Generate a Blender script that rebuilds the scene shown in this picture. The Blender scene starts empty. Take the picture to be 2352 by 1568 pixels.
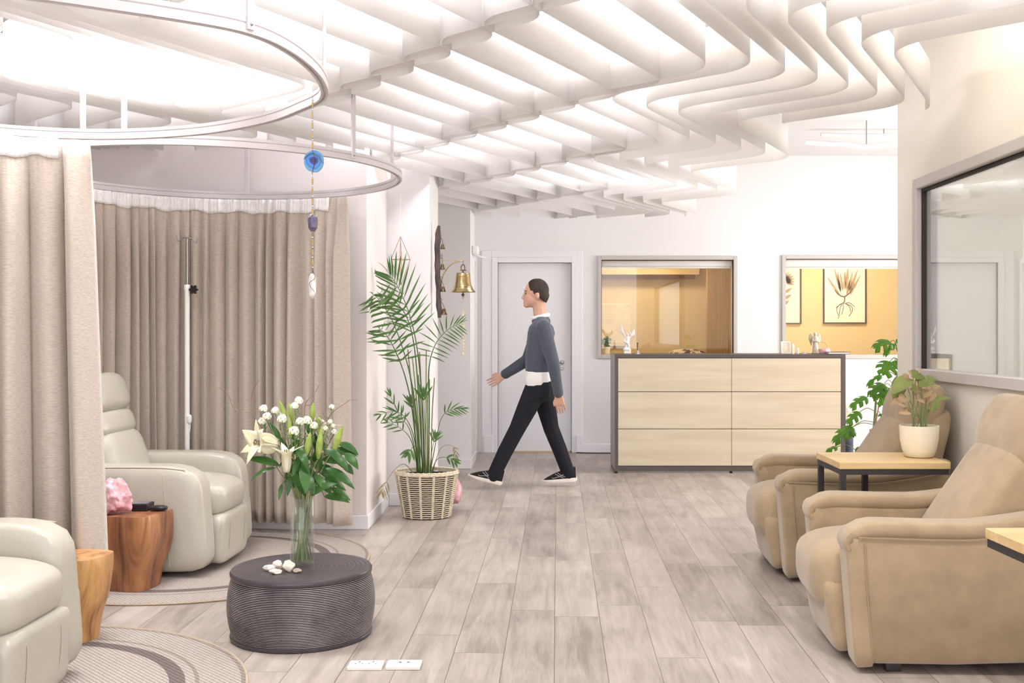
import bpy, bmesh, math, random
from mathutils import Vector, Matrix, noise
sc = bpy.context.scene
# ---------------------------------------------------------------- camera, world, exposure, big lights
F, VX, HY, H = 2450.0, 1240.0, 762.0, 1.33
def P(px, py, Y):
    """point at depth Y seen at photo pixel (px, py)"""
    return Vector(((px - VX) * Y / F, Y, H - (py - HY) * Y / F))
cd = bpy.data.cameras.new('camera')
cam = bpy.data.objects.new('camera', cd)
sc.collection.objects.link(cam)
cam.location = (0, 0, H)
cam.rotation_euler = (math.pi / 2, 0, 0)
cd.sensor_width = 36.0
cd.lens = F / 2352 * 36
cd.shift_x = (1176 - VX) / 2352
cd.shift_y = (HY - 784) / 2352
cd.clip_end = 100
sc.camera = cam
vs = sc.view_settings
vs.view_transform = 'Standard'
vs.look = 'None'
vs.gamma = 1.0
vs.use_curve_mapping = False
vs.exposure = 1.2
w = bpy.data.worlds.new('daylight')
sc.world = w
w.use_nodes = True
bg = w.node_tree.nodes['Background']
bg.inputs[0].default_value = (0.97, 0.985, 1.03, 1)
bg.inputs[1].default_value = 1.5
def area(name, loc, rot, sx, sy, power, col):
    l = bpy.data.lights.new(name, 'AREA')
    l.shape = 'RECTANGLE'; l.size = sx; l.size_y = sy; l.energy = power; l.color = col
    o = bpy.data.objects.new(name, l); sc.collection.objects.link(o)
    o.location = loc; o.rotation_euler = rot
    return o
# daylight entering by the window of the reception nook, right of the desk
area('nook_window_daylight', (5.5, 9.3, 1.6), (0, math.radians(90), 0), 1.9, 2.9, 85, (1.0, 0.97, 0.93))
# ---------------------------------------------------------------- helpers
C = sc.collection
R = random.Random(7)
def lin(c):
    c = c / 255.0
    return c / 12.92 if c <= 0.04045 else ((c + 0.055) / 1.055) ** 2.4
def rgb(r, g, b): return (lin(r), lin(g), lin(b), 1)
def tag(o, label, cat, group=None, kind=None):
    o['label'] = label; o['category'] = cat
    if group: o['group'] = group
    if kind: o['kind'] = kind
    return o
def thing(name, label, cat, loc=(0, 0, 0), rz=0.0, group=None):
    o = bpy.data.objects.new(name, None); C.objects.link(o)
    o.empty_display_size = 0.1
    o.location = loc; o.rotation_euler = (0, 0, rz)
    return tag(o, label, cat, group)
def obj(name, bm, mat, parent=None, smooth=True, world=True, loc=None):
    """link a bmesh as one object; coordinates are world ones unless the parent is built in its own frame"""
    if bm.faces: bmesh.ops.recalc_face_normals(bm, faces=bm.faces)
    me = bpy.data.meshes.new(name)
    bm.to_mesh(me); bm.free()
    for p in me.polygons: p.use_smooth = smooth
    if smooth: me.set_sharp_from_angle(angle=math.radians(50))
    me.materials.append(mat)
    o = bpy.data.objects.new(name, me); C.objects.link(o)
    if parent is not None:
        o.parent = parent
        if world:
            q = parent; off = Vector((0, 0, 0))
            while q is not None: off += q.location; q = q.parent
            me.transform(Matrix.Translation(-off))
    elif loc is not None:
        me.transform(Matrix.Translation(-Vector(loc))); o.location = loc
    return o
def struct(name, bm, mat, smooth=False):
    o = obj(name, bm, mat, None, smooth); o['kind'] = 'structure'
    return o
def dup(root, loc, rz=None, label=None, group=None):
    r = root.copy(); C.objects.link(r); r.location = loc
    if rz is not None: r.rotation_euler = (0, 0, rz)
    if label: r['label'] = label
    if group: r['group'] = group
    for ch in list(root.children):
        c = ch.copy(); C.objects.link(c); c.parent = r
        for g in list(ch.children):
            d = g.copy(); C.objects.link(d); d.parent = c
    return r
def B(): return bmesh.new()
def box(bm, x0, x1, y0, y1, z0, z1, bev=0.0, seg=2, M=None):
    r = bmesh.ops.create_cube(bm, size=1.0)
    vs_ = r['verts']
    for v in vs_:
        v.co = Vector(((x0 + x1) / 2 + v.co.x * (x1 - x0), (y0 + y1) / 2 + v.co.y * (y1 - y0), (z0 + z1) / 2 + v.co.z * (z1 - z0)))
    if bev > 0:
        es = list({e for v in vs_ for e in v.link_edges})
        rr = bmesh.ops.bevel(bm, geom=es, offset=bev, segments=seg, affect='EDGES', profile=0.5)
        vs_ = list({v for f in rr['faces'] for v in f.verts} | {v for v in vs_ if v.is_valid})
    if M is not None:
        for v in vs_: v.co = M @ v.co
    return vs_
def tube(bm, pts, r, seg=8, cap=True, closed=False):
    pts = [Vector(p) for p in pts]; n = len(pts)
    rs = r if isinstance(r, (list, tuple)) else [r] * n
    rings = []; up = None
    for i, p in enumerate(pts):
        a = pts[i - 1] if (i > 0 or closed) else p
        b = pts[(i + 1) % n] if (i < n - 1 or closed) else p
        t = (b - a)
        t = t.normalized() if t.length > 1e-9 else Vector((0, 0, 1))
        if up is None:
            up = t.cross(Vector((0, 0, 1)))
            if up.length < 0.05: up = t.cross(Vector((1, 0, 0)))
            up.normalize()
        else:
            up = up - t * up.dot(t)
            if up.length < 1e-6: up = t.orthogonal()
            up.normalize()
        s = t.cross(up)
        rings.append([bm.verts.new(p + (up * math.cos(k * 2 * math.pi / seg) + s * math.sin(k * 2 * math.pi / seg)) * rs[i]) for k in range(seg)])
    for i in range(n if closed else n - 1):
        A, D = rings[i], rings[(i + 1) % n]
        for k in range(seg):
            bm.faces.new((A[k], A[(k + 1) % seg], D[(k + 1) % seg], D[k]))
    if cap and not closed:
        bm.faces.new(rings[0]); bm.faces.new(rings[-1])
def spline(pts, n=8):
    """Catmull-Rom through the points"""
    pts = [Vector(p) for p in pts]; out = []
    for i in range(len(pts) - 1):
        p0 = pts[max(i - 1, 0)]; p1 = pts[i]; p2 = pts[i + 1]; p3 = pts[min(i + 2, len(pts) - 1)]
        for k in range(n):
            t = k / n
            out.append(0.5 * ((2 * p1) + (p2 - p0) * t + (2 * p0 - 5 * p1 + 4 * p2 - p3) * t * t + (3 * p1 - p0 - 3 * p2 + p3) * t ** 3))
    out.append(pts[-1].copy())
    return out
def lathe(bm, prof, seg=32, c=(0, 0, 0), cap0=True, cap1=True, sx=1, sy=1):
    c = Vector(c); rings = []
    for r, z in prof:
        rings.append([bm.verts.new(c + Vector((math.cos(k * 2 * math.pi / seg) * r * sx, math.sin(k * 2 * math.pi / seg) * r * sy, z))) for k in range(seg)])
    for A, D in zip(rings, rings[1:]):
        for k in range(seg):
            bm.faces.new((A[k], A[(k + 1) % seg], D[(k + 1) % seg], D[k]))
    if cap0: bm.faces.new(rings[0])
    if cap1: bm.faces.new(rings[-1])
def puff(bm, c, h, k=5.0, n=10, M=None, fn=None):
    """rounded cushion: superquadric of half sizes h; k sets how boxy"""
    c = Vector(c); V = {}
    def vert(p):
        key = tuple(round(q, 5) for q in p)
        if key not in V:
            nr = sum(abs(q) ** k for q in p) ** (1 / k)
            q = Vector((p[0] / nr * h[0], p[1] / nr * h[1], p[2] / nr * h[2]))
            if fn: q = fn(q)
            if M is not None: q = M @ q
            V[key] = bm.verts.new(c + q)
        return V[key]
    g = [math.tan((-1 + 2 * i / n) * math.pi / 4) for i in range(n + 1)]
    for ax in range(3):
        for s in (-1, 1):
            for i in range(n):
                for j in range(n):
                    f = []
                    for a, b in ((g[i], g[j]), (g[i + 1], g[j]), (g[i + 1], g[j + 1]), (g[i], g[j + 1])):
                        p = [0, 0, 0]; p[ax] = s; p[(ax + 1) % 3] = a; p[(ax + 2) % 3] = b
                        f.append(vert(p))
                    bm.faces.new(f)
_BALL = {}
def ball(bm, c, r, seg=12, rings=8, M=None):
    c = Vector(c)
    rr = r if isinstance(r, (tuple, list)) else (r, r, r)
    key = (seg, rings)
    if key not in _BALL:
        co = [(0, 0, 1)] + [(math.sin(math.pi * i / rings) * math.cos(2 * math.pi * j / seg), math.sin(math.pi * i / rings) * math.sin(2 * math.pi * j / seg), math.cos(math.pi * i / rings)) for i in range(1, rings) for j in range(seg)] + [(0, 0, -1)]
        fs = [(0, 1 + j, 1 + (j + 1) % seg) for j in range(seg)]
        for i in range(rings - 2):
            for j in range(seg):
                p, q = 1 + i * seg + j, 1 + i * seg + (j + 1) % seg
                fs.append((p, p + seg, q + seg, q))
        b0 = 1 + (rings - 2) * seg; L_ = len(co) - 1
        fs += [(b0 + j, L_, b0 + (j + 1) % seg) for j in range(seg)]
        _BALL[key] = (co, fs)
    co, fs = _BALL[key]; vv = []
    for x, y, z in co:
        q = Vector((x * rr[0], y * rr[1], z * rr[2]))
        vv.append(bm.verts.new(c + (M @ q if M is not None else q)))
    for f in fs: bm.faces.new([vv[k] for k in f])
def capsule(bm, pts, rads, dens=0.35):
    """overlapping balls along a chain, to be fused by a remesh"""
    for i in range(len(pts) - 1):
        a, b = Vector(pts[i]), Vector(pts[i + 1])
        n = max(2, int((b - a).length / (min(rads[i], rads[i + 1]) * dens)) + 1)
        for k in range(n + 1):
            t = k / n
            ball(bm, a.lerp(b, t), rads[i] * (1 - t) + rads[i + 1] * t, 10, 6)
def fuse(o, voxel, smooth=4):
    m = o.modifiers.new('fuse', 'REMESH'); m.mode = 'VOXEL'; m.voxel_size = voxel; m.use_smooth_shade = True
    s = o.modifiers.new('even', 'SMOOTH'); s.factor = 0.5; s.iterations = smooth
def rock(bm, c, h, seed, rough=0.25, sub=3, k=3.0):
    c = Vector(c)
    res = bmesh.ops.create_icosphere(bm, subdivisions=sub, radius=1.0)
    off = Vector((seed * 7.3, seed * 3.1, seed * 1.7))
    rr = random.Random(seed)
    planes = []
    for i in range(11):
        n = Vector((rr.uniform(-1, 1), rr.uniform(-1, 1), rr.uniform(-1, 1))).normalized()
        planes.append((n, rr.uniform(0.72, 0.95)))
    for v in res['verts']:
        p = v.co.copy()
        nr = sum(abs(q) ** k for q in p) ** (1 / k); p = p / nr
        for n, d in planes:
            e = p.dot(n) - d
            if e > 0: p -= n * e
        p *= 1 + rough * 0.35 * noise.noise(p * 2.5 + off) + rough * 0.15 * noise.noise(p * 7 + off)
        v.co = c + Vector((p.x * h[0], p.y * h[1], p.z * h[2]))
def leaf(bm, base, tip, normal, width, bend=0.0, seg=8, shape=0.45, fold=0.25, tail=True):
    """one blade from base to tip, widest at `shape`, arched by bend along the normal"""
    base, tip = Vector(base), Vector(tip); d = tip - base; L = d.length
    if L < 1e-6: return
    t = d.normalized(); n = Vector(normal); n = n - t * n.dot(t)
    if n.length < 1e-4: n = t.orthogonal()
    n.normalize(); s = t.cross(n)
    prev = None
    for i in range(seg + 1):
        u = i / seg
        wv = width * 0.5 * (math.sin(math.pi * u ** (math.log(0.5) / math.log(shape))) ** 0.85 if 0 < u < 1 else 0.0)
        if i == 0: wv = width * 0.04
        c = base + d * u + n * (bend * L * 4 * u * (1 - u))
        row = [bm.verts.new(c + s * wv + n * wv * fold), bm.verts.new(c), bm.verts.new(c - s * wv + n * wv * fold)] if i < seg else [bm.verts.new(c)]
        if prev:
            if len(row) == 3:
                bm.faces.new((prev[0], prev[1], row[1], row[0])); bm.faces.new((prev[1], prev[2], row[2], row[1]))
            else:
                bm.faces.new((prev[0], prev[1], row[0])); bm.faces.new((prev[1], prev[2], row[0]))
        prev = row
# ---------------------------------------------------------------- materials
def nd(nt, t, **kw):
    n = nt.nodes.new(t)
    for k, v in kw.items():
        if k == 'inp':
            for a, b in v.items(): n.inputs[a].default_value = b
        else: setattr(n, k, v)
    return n
def mat(name, col, rough=0.6, metal=0.0, spec=0.5, var=0.0, vscale=6.0, vstretch=(1, 1, 1), bump=0.0, bscale=40.0, bstretch=(1, 1, 1), sheen=0.0, col2=None, coat=0.0, trans=0.0, ior=1.45, sss=0.0):
    m = bpy.data.materials.new(name); m.use_nodes = True
    nt = m.node_tree; b = nt.nodes['Principled BSDF']
    b.inputs['Base Color'].default_value = col; b.inputs['Roughness'].default_value = rough
    b.inputs['Metallic'].default_value = metal; b.inputs['Specular IOR Level'].default_value = spec
    b.inputs['Sheen Weight'].default_value = sheen; b.inputs['Coat Weight'].default_value = coat
    b.inputs['Transmission Weight'].default_value = trans; b.inputs['IOR'].default_value = ior
    if sss: b.inputs['Subsurface Weight'].default_value = sss; b.inputs['Subsurface Radius'].default_value = (0.02, 0.012, 0.012)
    if var or bump or col2:
        tc = nd(nt, 'ShaderNodeTexCoord')
    if var or col2:
        mp = nd(nt, 'ShaderNodeMapping'); mp.inputs['Scale'].default_value = vstretch
        nt.links.new(tc.outputs['Object'], mp.inputs[0])
        no = nd(nt, 'ShaderNodeTexNoise', inp={'Scale': vscale, 'Detail': 6.0, 'Roughness': 0.6})
        nt.links.new(mp.outputs[0], no.inputs['Vector'])
        rp = nd(nt, 'ShaderNodeValToRGB')
        c2 = col2 or tuple(q * (1 - var) for q in col[:3]) + (1,)
        rp.color_ramp.elements[0].position = 0.36; rp.color_ramp.elements[1].position = 0.66
        rp.color_ramp.elements[0].color = c2; rp.color_ramp.elements[1].color = col
        nt.links.new(no.outputs['Fac'], rp.inputs[0]); nt.links.new(rp.outputs[0], b.inputs['Base Color'])
    if bump:
        mp2 = nd(nt, 'ShaderNodeMapping'); mp2.inputs['Scale'].default_value = bstretch
        nt.links.new(tc.outputs['Object'], mp2.inputs[0])
        n2 = nd(nt, 'ShaderNodeTexNoise', inp={'Scale': bscale, 'Detail': 4.0})
        nt.links.new(mp2.outputs[0], n2.inputs['Vector'])
        bp = nd(nt, 'ShaderNodeBump', inp={'Strength': bump, 'Distance': 0.01})
        nt.links.new(n2.outputs['Fac'], bp.inputs['Height']); nt.links.new(bp.outputs[0], b.inputs['Normal'])
    return m
def translucent(name, col, fac=0.45, rough=0.6):
    m = bpy.data.materials.new(name); m.use_nodes = True; nt = m.node_tree
    nt.nodes.clear()
    d = nd(nt, 'ShaderNodeBsdfDiffuse', inp={'Color': col}); t = nd(nt, 'ShaderNodeBsdfTranslucent', inp={'Color': col})
    mx = nd(nt, 'ShaderNodeMixShader', inp={0: fac}); o = nd(nt, 'ShaderNodeOutputMaterial')
    nt.links.new(d.outputs[0], mx.inputs[1]); nt.links.new(t.outputs[0], mx.inputs[2]); nt.links.new(mx.outputs[0], o.inputs[0])
    return m
def leafmat(name, c1, c2, fac=0.25, rough=0.4, vscale=9):
    m = mat(name, c1, rough, spec=0.4, col2=c2, vscale=vscale)
    nt = m.node_tree; b = nt.nodes['Principled BSDF']; o = [n for n in nt.nodes if n.type == 'OUTPUT_MATERIAL'][0]
    t = nd(nt, 'ShaderNodeBsdfTranslucent', inp={'Color': tuple(min(1, q * 1.6) for q in c1[:3]) + (1,)})
    mx = nd(nt, 'ShaderNodeMixShader', inp={0: fac})
    nt.links.new(b.outputs[0], mx.inputs[1]); nt.links.new(t.outputs[0], mx.inputs[2]); nt.links.new(mx.outputs[0], o.inputs[0])
    return m
def emit(name, col, s):
    m = bpy.data.materials.new(name); m.use_nodes = True; nt = m.node_tree; nt.nodes.clear()
    e = nd(nt, 'ShaderNodeEmission', inp={'Color': col, 'Strength': s}); o = nd(nt, 'ShaderNodeOutputMaterial')
    nt.links.new(e.outputs[0], o.inputs[0]); return m
def pane_mat(name, fac, tint=(1, 1, 1, 1)):
    m = bpy.data.materials.new(name); m.use_nodes = True; nt = m.node_tree; nt.nodes.clear()
    g = nd(nt, 'ShaderNodeBsdfGlossy', inp={'Color': (0.97, 0.98, 0.97, 1), 'Roughness': 0.01}); t = nd(nt, 'ShaderNodeBsdfTransparent', inp={'Color': tint})
    fr = nd(nt, 'ShaderNodeLayerWeight', inp={'Blend': 0.5})
    ma = nd(nt, 'ShaderNodeMath', operation='MULTIPLY_ADD'); ma.inputs[1].default_value = 0.18; ma.inputs[2].default_value = fac; ma.use_clamp = True
    mx = nd(nt, 'ShaderNodeMixShader'); o = nd(nt, 'ShaderNodeOutputMaterial')
    nt.links.new(fr.outputs['Fresnel'], ma.inputs[0]); nt.links.new(ma.outputs[0], mx.inputs[0])
    nt.links.new(t.outputs[0], mx.inputs[1]); nt.links.new(g.outputs[0], mx.inputs[2]); nt.links.new(mx.outputs[0], o.inputs[0])
    return m
def floor_mat():
    m = bpy.data.materials.new('oak_vinyl_planks'); m.use_nodes = True; nt = m.node_tree; b = nt.nodes['Principled BSDF']; L = nt.links.new
    tc = nd(nt, 'ShaderNodeTexCoord'); mp = nd(nt, 'ShaderNodeMapping'); mp.inputs['Rotation'].default_value = (0, 0, math.radians(0.95))
    L(tc.outputs['Object'], mp.inputs[0]); sp = nd(nt, 'ShaderNodeSeparateXYZ'); L(mp.outputs[0], sp.inputs[0])
    def M(op, a, bv=None, c=None):
        n = nd(nt, 'ShaderNodeMath', operation=op)
        for i, q in enumerate((a, bv, c)):
            if q is None: continue
            if isinstance(q, (int, float)): n.inputs[i].default_value = q
            else: L(q, n.inputs[i])
        return n.outputs[0]
    W_, LEN = 0.2085, 1.22
    u = M('DIVIDE', M('ADD', sp.outputs[0], 0.013), W_); iu = M('FLOOR', u); fu = M('SUBTRACT', u, iu)
    wn = nd(nt, 'ShaderNodeTexWhiteNoise', noise_dimensions='1D'); L(iu, wn.inputs['W'])
    v = M('ADD', M('DIVIDE', sp.outputs[1], LEN), M('MULTIPLY', wn.outputs['Value'], 5.0)); iv = M('FLOOR', v); fv = M('SUBTRACT', v, iv)
    cx = nd(nt, 'ShaderNodeCombineXYZ'); L(iu, cx.inputs[0]); L(iv, cx.inputs[1])
    wn2 = nd(nt, 'ShaderNodeTexWhiteNoise', noise_dimensions='2D'); L(cx.outputs[0], wn2.inputs['Vector'])
    # grain: stretched noise, shifted for each plank
    gv = nd(nt, 'ShaderNodeCombineXYZ'); L(M('MULTIPLY', sp.outputs[0], 14.0), gv.inputs[0]); L(M('ADD', M('MULTIPLY', sp.outputs[1], 1.6), M('MULTIPLY', wn2.outputs['Value'], 40.0)), gv.inputs[1])
    n1 = nd(nt, 'ShaderNodeTexNoise', inp={'Scale': 1.0, 'Detail': 8.0, 'Roughness': 0.62, 'Distortion': 0.7}); L(gv.outputs[0], n1.inputs['Vector'])
    gv2 = nd(nt, 'ShaderNodeCombineXYZ'); L(M('MULTIPLY', sp.outputs[0], 120.0), gv2.inputs[0]); L(M('MULTIPLY', sp.outputs[1], 6.0), gv2.inputs[1]); L(wn2.outputs['Value'], gv2.inputs[2])
    n2 = nd(nt, 'ShaderNodeTexNoise', inp={'Scale': 1.0, 'Detail': 4.0, 'Roughness': 0.6}); L(gv2.outputs[0], n2.inputs['Vector'])
    n3 = nd(nt, 'ShaderNodeTexNoise', inp={'Scale': 2.6, 'Detail': 3.0}); L(mp.outputs[0], n3.inputs['Vector'])
    s = M('ADD', M('ADD', M('MULTIPLY', n1.outputs['Fac'], 0.55), M('MULTIPLY', n2.outputs['Fac'], 0.22)), M('ADD', M('MULTIPLY', wn2.outputs['Value'], 0.16), M('MULTIPLY', n3.outputs['Fac'], 0.25)))
    rp = nd(nt, 'ShaderNodeValToRGB'); e = rp.color_ramp.elements
    e[0].position = 0.40; e[0].color = rgb(128, 117, 109); e[1].position = 0.82; e[1].color = rgb(198, 187, 178)
    q = rp.color_ramp.elements.new(0.6); q.color = rgb(168, 156, 147)
    L(s, rp.inputs[0])
    du = M('MULTIPLY', M('MINIMUM', fu, M('SUBTRACT', 1.0, fu)), W_); dv = M('MULTIPLY', M('MINIMUM', fv, M('SUBTRACT', 1.0, fv)), LEN)
    gap = M('LESS_THAN', M('MINIMUM', du, dv), 0.0013)
    mx = nd(nt, 'ShaderNodeMix', data_type='RGBA'); L(gap, mx.inputs[0]); L(rp.outputs[0], mx.inputs[6]); mx.inputs[7].default_value = rgb(88, 76, 70)
    L(mx.outputs[2], b.inputs['Base Color'])
    L(M('ADD', M('MULTIPLY', n2.outputs['Fac'], 0.12), 0.30), b.inputs['Roughness'])
    b.inputs['Specular IOR Level'].default_value = 0.45
    bp = nd(nt, 'ShaderNodeBump', inp={'Strength': 0.08, 'Distance': 0.004}); L(s, bp.inputs['Height']); L(bp.outputs[0], b.inputs['Normal'])
    return m
def wood_mat(name, c1, c2, axis='x', scale=1.0, rough=0.45, rings=False, c3=None):
    m = bpy.data.materials.new(name); m.use_nodes = True; nt = m.node_tree; b = nt.nodes['Principled BSDF']; L = nt.links.new
    tc = nd(nt, 'ShaderNodeTexCoord'); mp = nd(nt, 'ShaderNodeMapping')
    st = {'x': (0.8, 9, 9), 'y': (9, 0.8, 9), 'z': (9, 9, 1.2)}[axis]
    mp.inputs['Scale'].default_value = tuple(q * scale for q in st)
    L(tc.outputs['Object'], mp.inputs[0])
    n = nd(nt, 'ShaderNodeTexNoise', inp={'Scale': 1.6, 'Detail': 8.0, 'Roughness': 0.6, 'Distortion': 1.2 if rings else 0.4}); L(mp.outputs[0], n.inputs['Vector'])
    rp = nd(nt, 'ShaderNodeValToRGB'); e = rp.color_ramp.elements
    e[0].position = 0.33; e[0].color = c2; e[1].position = 0.66; e[1].color = c1
    if c3: e[0].position = .44; e[1].position = .60; q = e.new(0.345); q.color = c3
    L(n.outputs['Fac'], rp.inputs[0]); L(rp.outputs[0], b.inputs['Base Color']); b.inputs['Roughness'].default_value = rough
    return m
def cloth_mat(name, c1, c2, scale=350.0):
    m = bpy.data.materials.new(name); m.use_nodes = True; nt = m.node_tree; b = nt.nodes['Principled BSDF']; L = nt.links.new
    tc = nd(nt, 'ShaderNodeTexCoord')
    mp = nd(nt, 'ShaderNodeMapping'); mp.inputs['Scale'].default_value = (0.12, 0.12, 1); L(tc.outputs['Object'], mp.inputs[0])
    n = nd(nt, 'ShaderNodeTexNoise', inp={'Scale': scale, 'Detail': 2.0}); L(mp.outputs[0], n.inputs['Vector'])
    rp = nd(nt, 'ShaderNodeValToRGB'); e = rp.color_ramp.elements; e[0].position = 0.3; e[0].color = c2; e[1].position = 0.65; e[1].color = c1
    L(n.outputs['Fac'], rp.inputs[0]); L(rp.outputs[0], b.inputs['Base Color']); b.inputs['Roughness'].default_value = 0.85; b.inputs['Sheen Weight'].default_value = 0.25
    b.inputs['Specular IOR Level'].default_value = 0.15
    return m
MW = mat('white_wall_paint', rgb(236, 233, 233), 0.7, spec=0.2)
MWL = mat('pale_grey_wall_paint', rgb(234, 226, 224), 0.75, spec=0.2)
MWR = mat('cream_wall_paint', rgb(236, 228, 215), 0.75, spec=0.2)
MCEIL = mat('white_ceiling_paint', rgb(226, 224, 224), 0.8, spec=0.2)
MTRIM = mat('white_gloss_trim', rgb(238, 237, 240), 0.35)
MYEL = mat('warm_yellow_paint', rgb(228, 202, 150), 0.8, spec=0.2)
MALU = mat('grey_painted_frame', rgb(196, 190, 185), 0.45)
MBLK = mat('black_gasket', rgb(38, 34, 32), 0.6)
MBLACK = mat('black_steel', rgb(48, 45, 45), 0.5)
MRAIL = mat('white_track_metal', rgb(206, 199, 199), 0.3, spec=0.5)
MSTEEL = mat('brushed_steel', rgb(170, 166, 164), 0.3, metal=1.0)
MBRASS = mat('aged_brass', rgb(180, 160, 116), 0.26, metal=1.0, var=0.3, vscale=14)
MDBRASS = mat('dark_brass', rgb(122, 103, 74), 0.4, metal=0.9, var=0.4, vscale=40)
MLEA = mat('cream_leather', rgb(184, 179, 164), 0.28, spec=0.55, var=0.06, vscale=5, bump=0.12, bscale=160)
MSEAM = mat('leather_stitching', rgb(186, 176, 156), 0.6)
MSUE = mat('taupe_suede', rgb(168, 146, 116), 0.92, spec=0.15, var=0.17, vscale=9, sheen=0.35, bump=0.15, bscale=220)
MSUESEAM = mat('suede_seam', rgb(156, 134, 108), 0.9, spec=0.1)
MCUR = cloth_mat('linen_curtain', rgb(196, 183, 170), rgb(174, 160, 148))
MTAPE = mat('white_heading_tape', rgb(240, 236, 234), 0.9, var=0.14, vscale=90, vstretch=(1, 1, 0.5))
MBAF = translucent('translucent_white_felt', (0.97, 0.955, 0.945, 1), 0.62)
MLAMP = emit('lamp_diffuser', (0.96, 0.98, 1.04, 1), 19.0)
MLAMPM = emit('middle_lamp_diffuser', (0.99, 0.985, 1.0, 1), 11.0)
MFILLN = emit('near_fill_diffuser', (0.99, 0.985, 1.0, 1), 26.0)
MLAMPK = emit('nook_lamp_diffuser', (1.0, 0.92, 0.80, 1), 7.0)
MLAMPB = emit('bright_lamp_diffuser', (0.99, 0.985, 1.0, 1), 18.0)
MLAMPD = emit('dim_lamp_diffuser', (1.0, 0.98, 1.0, 1), 2.5)
MLAMPW = emit('warm_lamp_diffuser', (1.0, 0.92, 0.80, 1), 7.0)
MDKFRAME = mat('charcoal_laminate', rgb(92, 84, 80), 0.55, var=0.08, vscale=30)
MDSIDE = mat('grey_laminate', rgb(168, 160, 158), 0.55)
MOAKP = wood_mat('pale_oak_laminate', rgb(216, 203, 179), rgb(202, 187, 161), 'x', 0.9, 0.5)
MOAK = wood_mat('oak_top', rgb(214, 186, 136), rgb(196, 164, 112), 'x', 1.2, 0.4)
MSTUMP = wood_mat('oiled_stump_wood', rgb(176, 122, 80), rgb(132, 82, 54), 'z', 0.42, 0.3, True, rgb(84, 46, 36))
MSTUMP2 = wood_mat('honey_stump_wood', rgb(204, 158, 102), rgb(174, 122, 72), 'z', 0.6, 0.32, True, rgb(96, 58, 42))
MQUARTZ = mat('rose_quartz', rgb(206, 146, 156), 0.25, spec=0.5, col2=rgb(230, 190, 194), vscale=11, sss=0.35, bump=0.5, bscale=30)
MPLAST = mat('black_plastic', rgb(30, 28, 30), 0.35)
MWPLAST = mat('white_plastic', rgb(246, 244, 242), 0.4)
MSTONE = mat('white_pebble', rgb(240, 228, 214), 0.6, var=0.12, vscale=30)
MSTONE2 = mat('grey_pebble', rgb(176, 164, 146), 0.6, var=0.12, vscale=30)
MGLASS = pane_mat('clear_glass', .03, (.97, .985, .98, 1))
MWATER = pane_mat('water', .01, (.95, .975, .94, 1))
MPALM = leafmat('palm_green', rgb(96, 130, 70), rgb(62, 100, 54))
MSTEM = mat('green_stem', rgb(138, 150, 92), 0.5, var=0.2, vscale=20)
MDRY = leafmat('dry_leaf', rgb(158, 140, 100), rgb(118, 112, 70))
MLEAF = leafmat('dark_lily_leaf', rgb(70, 112, 50), rgb(38, 74, 34), 0.15, 0.3)
MMON = leafmat('monstera_green', rgb(128, 170, 78), rgb(88, 134, 64), 0.5)
MSYN = leafmat('syngonium_green', rgb(132, 142, 78), rgb(108, 118, 62), 0.2, 0.5, 6)
MSYNP = leafmat('syngonium_pink', rgb(186, 152, 126), rgb(146, 138, 90), 0.2, 0.5, 16)
MBUD = leafmat('lily_bud', rgb(176, 190, 110), rgb(140, 160, 76), 0.25, 0.45, 30)
MPETAL = leafmat('lily_petal', rgb(246, 240, 222), rgb(232, 226, 178), 0.3, 0.5, 14)
MWHITE = leafmat('white_blossom', rgb(250, 248, 238), rgb(236, 236, 206), 0.2, 0.6, 60)
MTWIG = mat('brown_twig', rgb(140, 112, 92), 0.7, var=0.3, vscale=40)
MBASK = mat('pale_rattan', rgb(228, 214, 188), 0.6, var=0.2, vscale=26)
MSOIL = mat('dark_soil', rgb(52, 42, 36), 0.95, bump=0.6, bscale=60)
MPOT = mat('cream_ceramic', rgb(234, 222, 196), 0.5, var=0.06, vscale=30, vstretch=(1, 1, 4))
MDRIFT = mat('dark_driftwood', rgb(112, 98, 94), 0.8, var=0.6, vscale=16, vstretch=(3, 3, 0.5), bump=0.5, bscale=30)
# ================================================================ THE SETTING
b = B(); box(b, -3.8, 5.4, -1.6, 13.9, -0.12, 0.0); struct('floor', b, floor_mat())
b = B(); box(b, -3.8, 5.4, -1.6, 13.9, 3.27, 3.4); struct('ceiling', b, MCEIL)
b = B(); box(b, -3.8, -3.65, -1.6, 7.19, 0, 3.27); struct('wall_left', b, MWL)
b = B(); box(b, -3.8, -1.168, 7.19, 7.35, 0, 3.27)
struct('wall_back_left', b, MWL)
b = B(); box(b, -1.4, -1.168, 7.35, 8.17, 0, 3.27); struct('wall_return_left', b, MWL)
b = B(); box(b, -1.75, -0.844, 8.17, 8.84, 0, 3.27); struct('wall_pier_near', b, MW)
b = B(); box(b, -1.9, -1.75, 8.17, 11.1, 0, 3.27); box(b, -1.75, -0.677, 10.37, 11.1, 0, 3.27); struct('wall_pier_far', b, MW)
b = B(); box(b, -1.75, -0.74, 11.1, 11.76, 2.12, 3.27); box(b, -1.0, -0.76, 11.1, 11.76, 0, 2.12); struct('wall_side_left', b, MW)
YE = 11.76
b = B()
for x0, x1, z0, z1 in ((-1.9, -.466, 0, 3.27), (-.466, .35, 2.093, 3.27), (.35, .674, 0, 3.27), (.674, 2.134, 0, 1.077), (.674, 2.134, 2.125, 3.27), (2.134, 2.704, 0, 3.27), (2.704, 4.36, 0, 1.077), (2.704, 4.36, 2.125, 3.27), (4.36, 5.4, 0, 3.27)):
    box(b, x0, x1, YE, YE + .13, z0, z1)
struct('wall_end', b, MW)
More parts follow.
